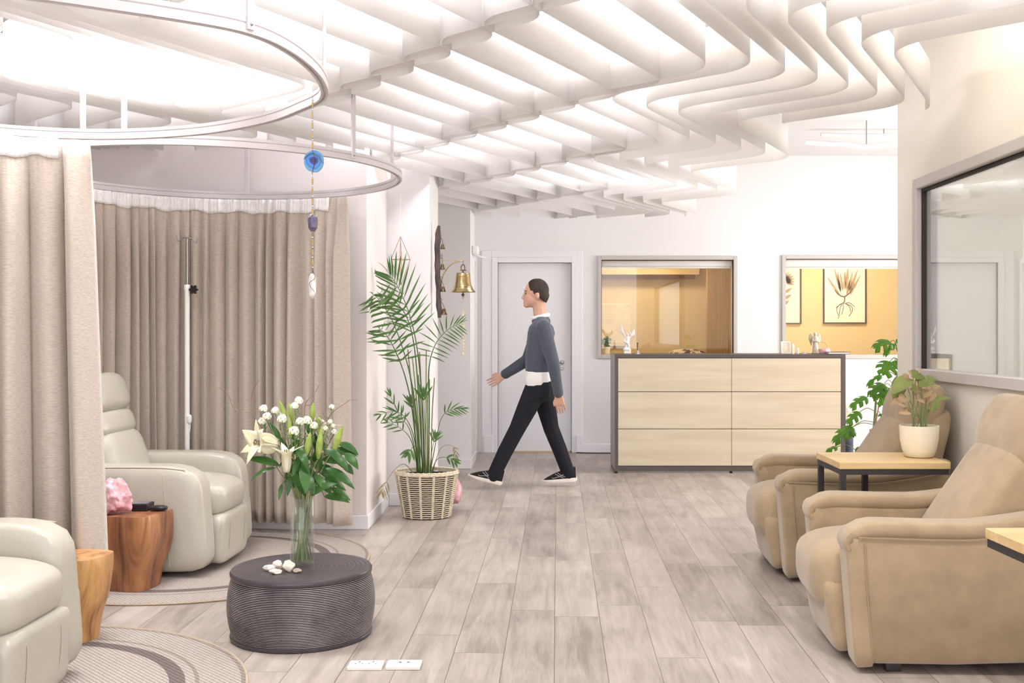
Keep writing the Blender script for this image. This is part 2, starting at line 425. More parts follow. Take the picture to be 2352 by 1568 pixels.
# right wall with its long interior window
XR = 2.28
b = B()
for y0, y1, z0, z1 in ((6.375, 6.8, 0, 3.27), (2.6, 6.375, 0, 1.11), (2.6, 6.375, 2.18, 3.27), (-1.6, 2.6, 0, 3.27)):
    box(b, XR, XR + .13, y0, y1, z0, z1)
box(b, XR + .13, 5.4, 6.67, 6.8, 0, 3.27)
struct('wall_right', b, MWR)
b = B(); box(b, 5.25, 5.4, -1.6, 6.67, 0, 3.27); struct('wall_side_room', b, MW)
b = B()
for y0, y1, z0, z1 in ((6.8, 7.9, 0, 3.27), (10.7, 13.9, 0, 3.27), (7.9, 10.7, 0, .65), (7.9, 10.7, 2.45, 3.27)):
    box(b, 5.25, 5.4, y0, y1, z0, z1)
struct('wall_nook', b, MW)
# treatment rooms behind the end wall, painted warm yellow
b = B(); box(b, 0.05, 5.25, 13.6, 13.75, 0, 2.75); box(b, 0.05, .2, YE + .13, 13.6, 0, 2.75); box(b, 2.40, 2.50, YE + .13, 13.6, 0, 2.75)
struct('wall_treatment_rooms', b, MYEL)
b = B(); box(b, 0.05, 5.25, YE + .13, 13.75, 2.75, 2.82); struct('ceiling_treatment_rooms', b, MCEIL)
def room_lamp(x, y, s, m, label):
    t = thing('ceiling_light', label, 'ceiling light', (x, y, 2.70))
    b = B(); box(b, x - s, x + s, y - s, y + s, 2.71, 2.748, .01); obj('housing', b, MTRIM, t)
    b = B(); box(b, x - s * .85, x + s * .85, y - s * .85, y + s * .85, 2.70, 2.711); obj('diffuser', b, m, t)
room_lamp(1.25, 12.7, .2, emit('treatment_lamp_soft', (1, .88, .68, 1), 22), 'square warm ceiling lamp in the room behind the left reception window')
room_lamp(3.7, 12.6, .25, emit('treatment_lamp_bright', (1, .89, .70, 1), 26), 'square warm ceiling lamp in the room behind the right reception window')
# skirting
def skirting(name, segs):
    b = B()
    for x0, x1, y0, y1 in segs: box(b, x0, x1, y0, y1, 0, .095, .004, 1)
    struct(name, b, MTRIM)
skirting('baseboard_back_left', ((-3.65, -1.153, 7.175, 7.19), (-1.168, -1.153, 7.19, 8.17)))
skirting('baseboard_pier_near', ((-1.153, -.829, 8.155, 8.17), (-.844, -.829, 8.17, 8.84)))
skirting('baseboard_pier_far', ((-1.75, -.662, 10.355, 10.37), (-.677, -.662, 10.37, 11.1)))
skirting('baseboard_end', ((.44, 5.25, YE - .015, YE),))
skirting('baseboard_right', ((XR - .015, XR, -1.6, 6.8),))
# front door of the end wall
def door(name, x0, x1, yf, ztop, handle=True):
    b = B()
    box(b, x0, x1, yf + .04, yf + .085, .012, ztop, .002, 1)
    d = struct(name, b, MTRIM)
    b = B(); box(b, x0 + .012, x1 - .012, yf + .03, yf + .09, 0, .012); obj('threshold', b, MOAK, d)
    return d
d = door('door_1', -.466, .35, YE, 2.093)
b = B()
xh = .245; zh = 1.33 - 70 * .0048
lathe(b, [(.027, 0), (.027, .008), (.02, .010)], 20)
for v in b.verts: v.co = Vector((xh + v.co.x, YE + .04 - v.co.z, zh + v.co.y))
tube(b, [(xh, YE + .035, zh), (xh, YE - .012, zh), (xh - .015, YE - .022, zh), (xh - .125, YE - .022, zh + .002)], .009, 10)
obj('handle', b, MSTEEL, d)
b = B(); lathe(b, [(.026, 0), (.026, .008), (.012, .010), (.008, .009)], 20)
for v in b.verts: v.co = Vector((xh + v.co.x, YE + .04 - v.co.z, zh - .062 + v.co.y))
obj('lock_rosette', b, MSTEEL, d)
b = B(); tz = 2.093
for x0, x1, z0, z1 in ((-.53, -.466, 0, tz + .06), (.35, .414, 0, tz + .06), (-.466, .35, tz, tz + .06)):
    box(b, x0, x1, YE - .02, YE + .1, z0, z1, .004, 1)
for x0, x1, z0, z1 in ((-.64, -.53, 0, tz + .13), (.414, .47, 0, tz + .13), (-.53, .414, tz + .06, tz + .13)):
    box(b, x0, x1, YE - .012, YE + .01, z0, z1, .003, 1)
for x0, x1 in ((-.62, -.515), (.40, .475)): box(b, x0, x1, YE - .034, YE - .001, 0, .19, .004, 1)
struct('trim_1', b, MTRIM)
# side door in the left return, seen edge-on
b = B(); box(b, -.80, -.75, 11.14, 11.70, .01, 2.1, .003, 1); struct('door_2', b, MTRIM)
b = B()
for y0, y1, z0, z1 in ((11.1, 11.16, 0, 2.14), (11.68, 11.74, 0, 2.14), (11.16, 11.68, 2.08, 2.14)): box(b, -.76, -.69, y0, y1, z0, z1, .004, 1)
struct('trim_2', b, MTRIM)
# reception windows in the end wall
def wall_window(name, x0, x1, z0, z1, pane):
    fr = .042
    b = B()
    for a0, a1, c0, c1 in ((x0, x0 + fr, z0, z1), (x1 - fr, x1, z0, z1), (x0 + fr, x1 - fr, z1 - fr, z1), (x0 + fr, x1 - fr, z0, z0 + fr)):
        box(b, a0, a1, YE - .03, YE + .06, c0, c1, .004, 1)
    f = struct(name, b, MALU)
    b = B(); g = .007
    for a0, a1, c0, c1 in ((x0 + fr, x0 + fr + g, z0 + fr, z1 - fr), (x1 - fr - g, x1 - fr, z0 + fr, z1 - fr), (x0 + fr + g, x1 - fr - g, z1 - fr - g, z1 - fr)):
        box(b, a0, a1, YE + .0, YE + .04, c0, c1)
    obj('gasket', b, MBLK, f)
    b = B(); box(b, x0 + fr + g, x1 - fr - g, YE + .018, YE + .024, z0 + fr, z1 - fr - g); obj('pane', b, pane, f)
    b = B(); box(b, x0 + fr, x1 - fr, YE - .0, YE + .12, z0 + .0, z0 + fr, .003, 1); obj('sill', b, MTRIM, f)
    return f
room_lamp(3.8, 4.6, .25, emit('side_room_fill', (1, .95, .88, 1), 48), 'added square fill lamp in the room behind the long right-hand window')  # added, unseen: brightens the room behind the long window's glass
PANE1 = pane_mat('reception_glass', .02)
wall_window('window_1', .634, 2.174, 1.037, 2.165, PANE1)
wall_window('window_2', 2.664, 4.40, 1.037, 2.175, PANE1)
def blind(x0, x1, z0, z1, label):
    t = thing('roller_blind', label, 'blind', ((x0 + x1) / 2, YE + .09, z0))
    b = B(); box(b, x0, x1, YE + .06, YE + .12, z0 + .02, z1, .012, 3); obj('cassette', b, MWPLAST, t)
    b = B(); box(b, x0 + .01, x1 - .01, YE + .075, YE + .105, z0, z0 + .018, .005, 2); obj('bottom_rail', b, MWPLAST, t)
blind(.684, 2.124, 2.035, 2.12, 'white rolled-up blind at the top of the left reception window')
blind(2.712, 4.352, 2.03, 2.125, 'white rolled-up blind at the top of the right reception window')
# long window in the right wall
b = B(); fw = .062
for y0, y1, z0, z1 in ((2.55, 2.6 + .01, 1.05, 2.245), (6.375, 6.437, 1.05, 2.245), (2.61, 6.375, 2.183, 2.245), (2.61, 6.375, 1.05, 1.112)):
    box(b, XR - .035, XR + .10, y0, y1, z0, z1, .005, 1)
f = struct('window_3', b, MALU)
b = B()
for y0, y1, z0, z1 in ((6.350, 6.375, 1.112, 2.183), (2.61, 6.350, 2.165, 2.183)): box(b, XR + .0, XR + .03, y0, y1, z0, z1)
obj('gasket', b, MBLK, f)
b = B(); box(b, XR + .012, XR + .020, 2.61, 6.352, 1.112, 2.166); obj('pane', b, pane_mat('wall_window_glass', .42, (.93, .95, .93, 1)), f)
# nook window (daylight comes in through it)
b = B()
for y0, y1, z0, z1 in ((7.9, 7.96, .65, 2.45), (10.64, 10.7, .65, 2.45), (7.96, 10.64, 2.39, 2.45), (7.96, 10.64, .65, .71), (9.27, 9.33, .71, 2.39)):
    box(b, 5.24, 5.36, y0, y1, z0, z1, .004, 1)
struct('window_4', b, MALU)
# small things on the far left return
t = thing('door_closer', 'small white door closer box above the narrow side door', 'door closer', (-.62, 10.75, 1.9))
b = B(); box(b, -.675, -.615, 10.62, 10.80, 2.105, 2.19, .012, 2); obj('housing', b, MWPLAST, t)
b = B(); tube(b, [(-.63, 10.72, 2.10), (-.60, 10.9, 2.097), (-.56, 11.0, 2.097)], .008, 8); obj('arm', b, MWPLAST, t)
# ceiling conduits in the nook
def pipe(pts, r, label, m=MTRIM, clips=()):
    t = thing('ceiling_conduit', label, 'conduit', pts[0])
    b = B(); tube(b, spline(pts, 6), r, 10); obj('conduit_pipe', b, m, t)
    for q in clips:
        b = B(); tube(b, [q, (q[0], q[1], 3.27)], .006, 6); obj('drop_rod', b, MSTEEL, t)
yp = 10.2
pipe([P(1885, 309, yp), P(1980, 311, yp), P(2100, 309, yp)], .018, 'thin straight conduit hung under the ceiling, above the sagging one', MTRIM, [P(2030, 308, yp)])
pipe([P(1850, 326, 9.8), P(1900, 330, 9.8), P(1940, 331, 9.8), P(1985, 337, 9.8), P(2040, 332, 9.8), P(2110, 335, 9.8)], .024, 'thick sagging bundle of white cable under the ceiling', MTRIM, [P(1990, 334, 9.8)])
# ================================================================ CEILING LAMPS (above the felt strips)
def ceiling_lamp(x, y, r, m, label):
    t = thing('ceiling_light', label, 'ceiling light', (x, y, 3.2), 0)
    b = B(); lathe(b, [(r * 1.08, .066), (r * 1.08, .0), (r, -.004), (r, .02)], 40, (x, y, 3.2), True, False); obj('housing', b, MTRIM, t)
    b = B(); lathe(b, [(r, .012), (r * .98, -.008), (r * .6, -.012)], 40, (x, y, 3.2)); obj('diffuser', b, m, t)
for x, y, r, m, l in (
    (-2.0, 4.9, .50, MLAMPB, 'large round ceiling lamp glowing above the left curtain track'),
    (0.42, 5.7, .30, MLAMPM, 'round ceiling lamp glowing through the strips near the middle of the room'),
    (-0.75, 7.0, .26, MLAMP, 'added round fill lamp above the strips left of the middle, before the palm'),  # extra lamp, added to spread the light more evenly over the strips
    (0.80, 8.6, .28, MLAMP, 'round ceiling lamp glowing through the strips before the desk'),
    (0.30, 10.7, .26, MLAMPD, 'round ceiling lamp washing the end wall over the white door'),
    (-0.6, 3.15, .28, MFILLN, 'added round fill lamp out of view nearest the camera, left of its axis'),  # added out of view to brighten the near floor and chair tops
    (0.95, 3.1, .28, MFILLN, 'added round fill lamp out of view near the camera, right of its axis'),  # second added fill, also unseen, lighting the foreground from above
    (1.62, 4.9, .26, MLAMPW, 'warm round ceiling lamp above the tan recliners'),
    (3.6, 8.6, .30, MLAMPK, 'warm round ceiling lamp in the nook right of the desk')):
    ceiling_lamp(x, y, r, m, l)
# ================================================================ WAVY FELT STRIPS UNDER THE CEILING
def front(x):
    """depth of the first crest line as it crosses the room"""
    if x > 0.55: return 4.70 + 0.85 * (x - 0.55)
    if x > -1.25: return 4.70 + 1.45 * (0.55 - x)
    return 4.70 + 1.45 * 1.8 - 1.1 * (-1.25 - x)
def rounded(p, r=.15, n=7):
    out = [p[0]]
    for a, c, d in zip(p, p[1:], p[2:]):
        u = c + (a - c).normalized() * min(r, (a - c).length * .45); v = c + (d - c).normalized() * min(r, (d - c).length * .45)
        for k in range(n + 1):
            t = k / n; out.append(u * (1 - t) ** 2 + c * 2 * t * (1 - t) + v * t * t)
    out.append(p[-1])
    q = [out[0]]
    for b in out[1:]:
        m = max(1, int((b - q[-1]).length / .12)); a = q[-1]
        for k in range(1, m + 1): q.append(a.lerp(b, k / m))
    return q
PER, AMP, SP = 1.9, 0.34, 0.19
ZB0, ZB1 = 2.52, 2.75
i = 0; x = -3.15
while x < 1.9:
    yc = front(x); pts = []
    for m in range(-4, 6):
        pts.append(Vector((x + AMP, yc + m * PER, 0))); pts.append(Vector((x - AMP, yc + m * PER + .60, 0)))
    pts = rounded(pts, .15 if x < .4 else .22)
    # even resample, clipped to the room
    y_hi = 7.02 if x < -1.42 else (7.98 if x < -1.06 else 11.25 - .55 * max(0, x - .8))
    if x > 1.5: y_hi = 6.3 - (x - 1.5) * 2
    y_lo = 3.72
    pts = [p for p in pts if y_lo < p.y < y_hi]
    if len(pts) > 8:
        bm = B(); prev = None
        for p in pts:
            row = (bm.verts.new((p.x, p.y, ZB0)), bm.verts.new((p.x, p.y, ZB1)))
            if prev: bm.faces.new((prev[0], row[0], row[1], prev[1]))
            prev = row
        o = obj('ceiling_baffle', bm, MBAF, None, True, True, (x, 6.0, ZB0))
        s_ = o.modifiers.new('felt', 'SOLIDIFY'); s_.thickness = .004; s_.offset = 0
        tag(o, 'wavy strip of translucent white felt hung on edge under the ceiling', 'ceiling baffle', 'wavy felt strips of the ceiling installation')
    x += SP; i += 1
# ================================================================ CURTAIN TRACKS
ZT = 2.227
ring1 = spline([(-1.08, 2.96, 0), (-.877, 3.117, 0), (-.790, 3.33, 0), (-.764, 3.67, 0), (-.812, 4.0, 0), (-.949, 4.23, 0), (-1.175, 4.50, 0), (-1.56, 4.76, 0), (-2.06, 4.85, 0), (-2.52, 4.66, 0), (-2.85, 4.25, 0), (-2.93, 3.75, 0), (-2.78, 3.2, 0), (-2.4, 2.83, 0), (-1.85, 2.70, 0), (-1.45, 2.76, 0), (-1.08, 2.96, 0)], 9)[:-1]
ring2 = [Vector((-1.83 + 1.03 * math.cos(a), 6.02 + 1.03 * math.sin(a), 0)) for a in [k * 2 * math.pi / 120 for k in range(120)]]
PROF = [(-.014, -.022), (-.014, .004), (-.010, .007), (-.014, .010), (-.014, .024), (.014, .024), (.014, .010), (.010, .007), (.014, .004), (.014, -.022), (.005, -.022), (.005, -.014), (-.005, -.014), (-.005, -.022)]
def track(path, label, hangers):
    c = sum(path, Vector()) / len(path)
    t = thing('curtain_track', label, 'curtain track', (c.x, c.y, ZT))
    bm = B(); n = len(path); rings = []
    for k in range(n):
        tg = (path[(k + 1) % n] - path[k - 1]).normalized(); nr = Vector((tg.y, -tg.x, 0))
        rings.append([bm.verts.new(path[k] + nr * u + Vector((0, 0, ZT + v))) for u, v in PROF])
    for k in range(n):
        A_, D_ = rings[k], rings[(k + 1) % n]; q = len(PROF)
        for j in range(q): bm.faces.new((A_[j], A_[(j + 1) % q], D_[(j + 1) % q], D_[j]))
    o = obj('rail', bm, MRAIL, t, False)
    for hx, hy in hangers:
        p = min(path, key=lambda v: (v.x - hx) ** 2 + (v.y - hy) ** 2)
        dx, dy = (p - c).normalized().x, (p - c).normalized().y
        bm = B(); M_ = Matrix.Translation((p.x + dx * .018, p.y + dy * .018, 0)) @ Matrix.Rotation(math.atan2(dy, dx), 4, 'Z')
        box(bm, -.009, .003, -.0125, .0125, ZT - .012, 3.27, .001, 1, M_)
        hg = obj('hanger', bm, MRAIL, t, False)
        bm = B(); ball(bm, M_ @ Vector((.004, 0, ZT + .004)), .005, 8, 6); obj('screw', bm, MSTEEL, hg)
    return t
track(ring1, 'near curved curtain track hung over the front cream recliner', [(-.86, 3.15), (-.845, 4.04), (-1.92, 4.85), (-2.9, 3.7), (-1.8, 2.7)])
track(ring2, 'far round curtain track hung over the back cream recliner', [(-.95, 5.47), (-.92, 6.50), (-1.91, 7.0), (-2.15, 5.05), (-2.86, 6.1)])
# ================================================================ CURTAINS
def curtain(name, label, path, side, z0, z1, folds, amp, seed, flare=0.0):
    """path: points along the rail; side: +1 when the viewer is on the left of the path direction"""
    rr = random.Random(seed)
    n = len(path); L = [0.0]
    for a, c in zip(path, path[1:]): L.append(L[-1] + (c - a).length)
    tot = L[-1]
    ph = [0.0]; k = 0
    wl = []
    while sum(wl) < tot: wl.append(tot / folds * rr.uniform(.55, 1.5))
    edges = [0.0]
    for q in wl: edges.append(edges[-1] + q)
    am = [rr.uniform(.55, 1.15) for _ in wl]; sk = [rr.uniform(-.25, .25) for _ in wl]; dr = [rr.uniform(-.3, .3) for _ in wl]
    def fold(s):
        j = 0
        while j < len(wl) - 1 and edges[j + 1] < s: j += 1
        u = (s - edges[j]) / wl[j]
        u2 = u + sk[j] * u * (1 - u) * 2
        return am[j] * (math.sin(math.pi * max(0, min(1, u2))) ** .7), j
    NC = int(tot / .006); NR = 26
    def offs(v, f, g, j):
        h = min(1.0, v * 5.5) ** .8
        return (f - .5) * amp * (.12 + .88 * h * (1 + .25 * v)) + g * (1 - min(1, v * 9)) + .006 * math.sin(v * 5 + j) * h
    t = thing(name, label, 'curtain', (path[n // 2].x, path[n // 2].y, z0))
    def at(s):
        for k in range(n - 1):
            if L[k + 1] >= s or k == n - 2:
                u = (s - L[k]) / (L[k + 1] - L[k]); p = path[k].lerp(path[k + 1], u); tg = (path[k + 1] - path[k]).normalized()
                return p, Vector((-tg.y, tg.x, 0)) * side, tg
    bm = B(); grid = []; tp = B(); tgrid = []
    for c in range(NC + 1):
        s = tot * c / NC; p, nr, tg = at(s); f, j = fold(s)
        g = .0035 * math.sin(s * 2 * math.pi / .021 + 1.3 * math.sin(s * 37)) + .003 * math.sin(s * 2 * math.pi / .047)
        col = []
        for r_ in range(NR + 1):
            v = r_ / NR; z = z1 + (z0 - z1) * v
            h = min(1.0, v * 5.5) ** .8
            off = offs(v, f, g, j)
            sd = dr[j] * .03 * v * math.sin(math.pi * f / 1.2) + flare * v * max(0, 1 - s / .35)
            lift = .012 * math.sin(s * 9.0) * (v > .97) 
            col.append(bm.verts.new(p + nr * off + tg * (-sd) + Vector((0, 0, z + lift * .6))))
        grid.append(col)
        if c * tot / NC > .13:
            zt = z1 - .088 - .008 * math.sin(s * 22) - .005 * math.sin(s * 47)
            tgrid.append([tp.verts.new(p + nr * (offs(a_ * (z1 - zt) / (z1 - z0), f, g, j) + .006) + Vector((0, 0, z1 + .004 + (zt - z1) * a_))) for a_ in (0, .25, .5, .75, 1)])
    for A_, D_ in zip(grid, grid[1:]):
        for r_ in range(NR): bm.faces.new((A_[r_], D_[r_], D_[r_ + 1], A_[r_ + 1]))
    o = obj('curtain_panel', bm, MCUR, t); m_ = o.modifiers.new('cloth', 'SOLIDIFY'); m_.thickness = .002; m_.offset = 0
    for A_, D_ in zip(tgrid, tgrid[1:]):
        for r_ in range(4): tp.faces.new((A_[r_], D_[r_], D_[r_ + 1], A_[r_ + 1]))
    o = obj('heading_tape', tp, MTAPE, t); m_ = o.modifiers.new('cloth', 'SOLIDIFY'); m_.thickness = .0015; m_.offset = 0
    return t
p2 = [Vector((-1.83 + 1.0 * math.cos(math.radians(a)), 6.02 + 1.0 * math.sin(math.radians(a)), 0)) for a in range(54, 196, 2)]
curtain('hanging_curtain', 'beige linen curtain hanging behind the back recliner and drip stand', p2, 1, .085, ZT - .032, 34, .085, 5)
p1 = [p.copy() for p in spline([(-2.035, 4.82, 0), (-2.3, 4.76, 0), (-2.52, 4.62, 0), (-2.75, 4.38, 0), (-2.87, 4.05, 0), (-2.92, 3.6, 0)], 8)]
curtain('hanging_curtain', 'beige linen curtain gathered between the two cream recliners', p1, 1, .11, ZT - .032, 14, .13, 12, .07)
# ================================================================ RUGS
def rug_mat():
    m = bpy.data.materials.new('woven_rug'); m.use_nodes = True; nt = m.node_tree; b = nt.nodes['Principled BSDF']; L = nt.links.new
    tc = nd(nt, 'ShaderNodeTexCoord'); ln = nd(nt, 'ShaderNodeVectorMath', operation='LENGTH'); sp = nd(nt, 'ShaderNodeSeparateXYZ')
    mp = nd(nt, 'ShaderNodeMapping'); mp.inputs['Scale'].default_value = (1, 1, 0); L(tc.outputs['Object'], mp.inputs[0]); L(mp.outputs[0], ln.inputs[0])
    rp = nd(nt, 'ShaderNodeValToRGB'); rp.color_ramp.interpolation = 'CONSTANT'; e = rp.color_ramp.elements
    base = rgb(174, 163, 156); dark = rgb(118, 107, 104); mid = rgb(148, 137, 130)
    e[0].position = 0; e[0].color = base; e[1].position = .705; e[1].color = dark
    for p_, c_ in ((.765, base), (.80, mid), (.815, base), (.965, mid)): q = e.new(p_); q.color = c_
    L(ln.outputs['Value'], rp.inputs[0])
    wv = nd(nt, 'ShaderNodeTexWave', inp={'Scale': 26.0, 'Distortion': 2.0, 'Detail': 2.0, 'Detail Scale': 4.0}); wv.bands_direction = 'DIAGONAL'; L(tc.outputs['Object'], wv.inputs['Vector'])
    n = nd(nt, 'ShaderNodeTexNoise', inp={'Scale': 130.0, 'Detail': 2.0}); L(tc.outputs['Object'], n.inputs['Vector'])
    ad = nd(nt, 'ShaderNodeMath', operation='ADD'); L(wv.outputs['Fac'], ad.inputs[0]); L(n.outputs['Fac'], ad.inputs[1])
    mr = nd(nt, 'ShaderNodeMapRange', inp={'From Min': .4, 'From Max': 1.6, 'To Min': .62, 'To Max': 1.1}); L(ad.outputs[0], mr.inputs[0])
    mu = nd(nt, 'ShaderNodeVectorMath', operation='SCALE'); L(rp.outputs[0], mu.inputs[0]); L(mr.outputs[0], mu.inputs['Scale'])
    L(mu.outputs[0], b.inputs['Base Color']); b.inputs['Roughness'].default_value = .95; b.inputs['Specular IOR Level'].default_value = .1
    bp = nd(nt, 'ShaderNodeBump', inp={'Strength': .35, 'Distance': .004}); L(ad.outputs[0], bp.inputs['Height']); L(bp.outputs[0], b.inputs['Normal'])
    return m
MRUG = rug_mat(); MRUGB = mat('rug_binding', rgb(186, 168, 146), .9, var=.15, vscale=60)
def rug(x, y, r, label):
    t = thing('round_rug', label, 'rug', (x, y, 0))
    b = B(); lathe(b, [(r * .985, .001), (r * .985, .009), (r * .5, .0095), (.01, .0095)], 96, (x, y, 0)); obj('woven_field', b, MRUG, t)
    b = B(); pts = [(x + r * .99 * math.cos(k * math.pi / 60), y + r * .99 * math.sin(k * math.pi / 60), .0065) for k in range(120)]
    tube(b, pts, .0065, 6, False, True); obj('edge_binding', b, MRUGB, t)
rug(-1.99, 6.17, 1.0, 'round woven beige rug under the back cream recliner')
rug(-2.07, 3.80, 1.0, 'round woven beige rug under the front cream recliner')
# ================================================================ CREAM LEATHER RECLINERS (front = +x)
def Ry(a, loc=(0, 0, 0)): return Matrix.Translation(loc) @ Matrix.Rotation(a, 4, 'Y')
def cream_recliner(label):
    t = thing('leather_recliner', label, 'recliner', (0, 0, 0))
    K = dict(parent=t, world=False)
    # plinth under the seat, hidden mostly
    b = B(); box(b, -.42, .30, -.26, .26, .03, .26, .02); obj('base', b, MLEA, **K)
    for s in (-1, 1):
        b = B()
        def arm(q):
            z = q.z
            if q.x > .2 and z > 0: q.z -= (q.x - .2) ** 2 * .75
            if q.x > 0: q.x += .02 * (-z / .28)
            return q
        puff(b, (-.04, s * .335, .315), (.42, .096, .285), 9, 14, None, arm)
        a_ = obj('armrest', b, MLEA, **K)
        # stitched seams on the outer face
        for pts in ([(.20, s * .4270, .06), (.195, s * .4315, .15), (.185, s * .4325, .30), (.172, s * .4320, .45), (.165, s * .4295, .55)], [(.185, s * .4322, .255), (-.12, s * .4324, .31)], spline([(-.36, s * .418, .590), (-.1, s * .418, .592), (.14, s * .418, .592), (.28, s * .415, .579)], 5)):
            b = B(); tube(b, pts, .0026, 5); obj('stitching', b, MSEAM, parent=a_, world=False)
    b = B()
    def seat(q):
        if q.x > 0 and q.z > 0: q.z -= .03 * (q.x / .29) ** 2
        if q.x > 0: q.x -= .03 * (max(0, -q.z) / .105) ** 2
        q.z += .018 * math.cos(q.y / .25 * 1.4) * (q.z > 0)
        return q
    puff(b, (.11, 0, .385), (.315, .245, .105), 5.5, 16, None, seat)
    s_ = obj('seat_cushion', b, MLEA, **K)
    b = B(); tube(b, spline([(.215, -.228, .477), (.22, -.1, .4985), (.22, .1, .4985), (.215, .228, .477)], 5), .003, 5); obj('stitching', b, MSEAM, parent=s_, world=False)
    b = B()
    puff(b, (.36, 0, .172), (.066, .245, .142), 7.0, 14, Ry(.05))
    f_ = obj('footrest', b, MLEA, **K)
    for s in (-1, 1):
        b = B(); tube(b, spline([(.405, s * .13, .31), (.4315, s * .13, .25), (.4225, s * .13, .10), (.40, s * .13, .036)], 5), .002, 5)
        obj('stitching', b, MSEAM, parent=f_, world=False)
    # reclined back: three stacked rolls on a shell
    a = math.radians(-19)
    b = B(); puff(b, (-.44, 0, .60), (.06, .27, .44), 6, 10, Ry(a)); obj('back_shell', b, MLEA, **K)
    for c_, h_, k_ in (((-.265, 0, .575), (.105, .262, .185), 4.0), ((-.335, 0, .785), (.100, .262, .085), 3.2), ((-.385, 0, .955), (.110, .255, .120), 3.6)):
        b = B(); puff(b, c_, h_, k_, 14, Ry(a)); obj('back_cushion', b, MLEA, **K)
    return t
r0 = cream_recliner('cream leather recliner with three-roll back, behind the burl stump with the pink stone')
r0.location = (-2.165, 6.14, .0095); r0.rotation_euler = (0, 0, math.radians(-2))
dup(r0, (-2.17, 3.75, .0095), 0, 'cream leather recliner in the front left corner, cut off by the frame')
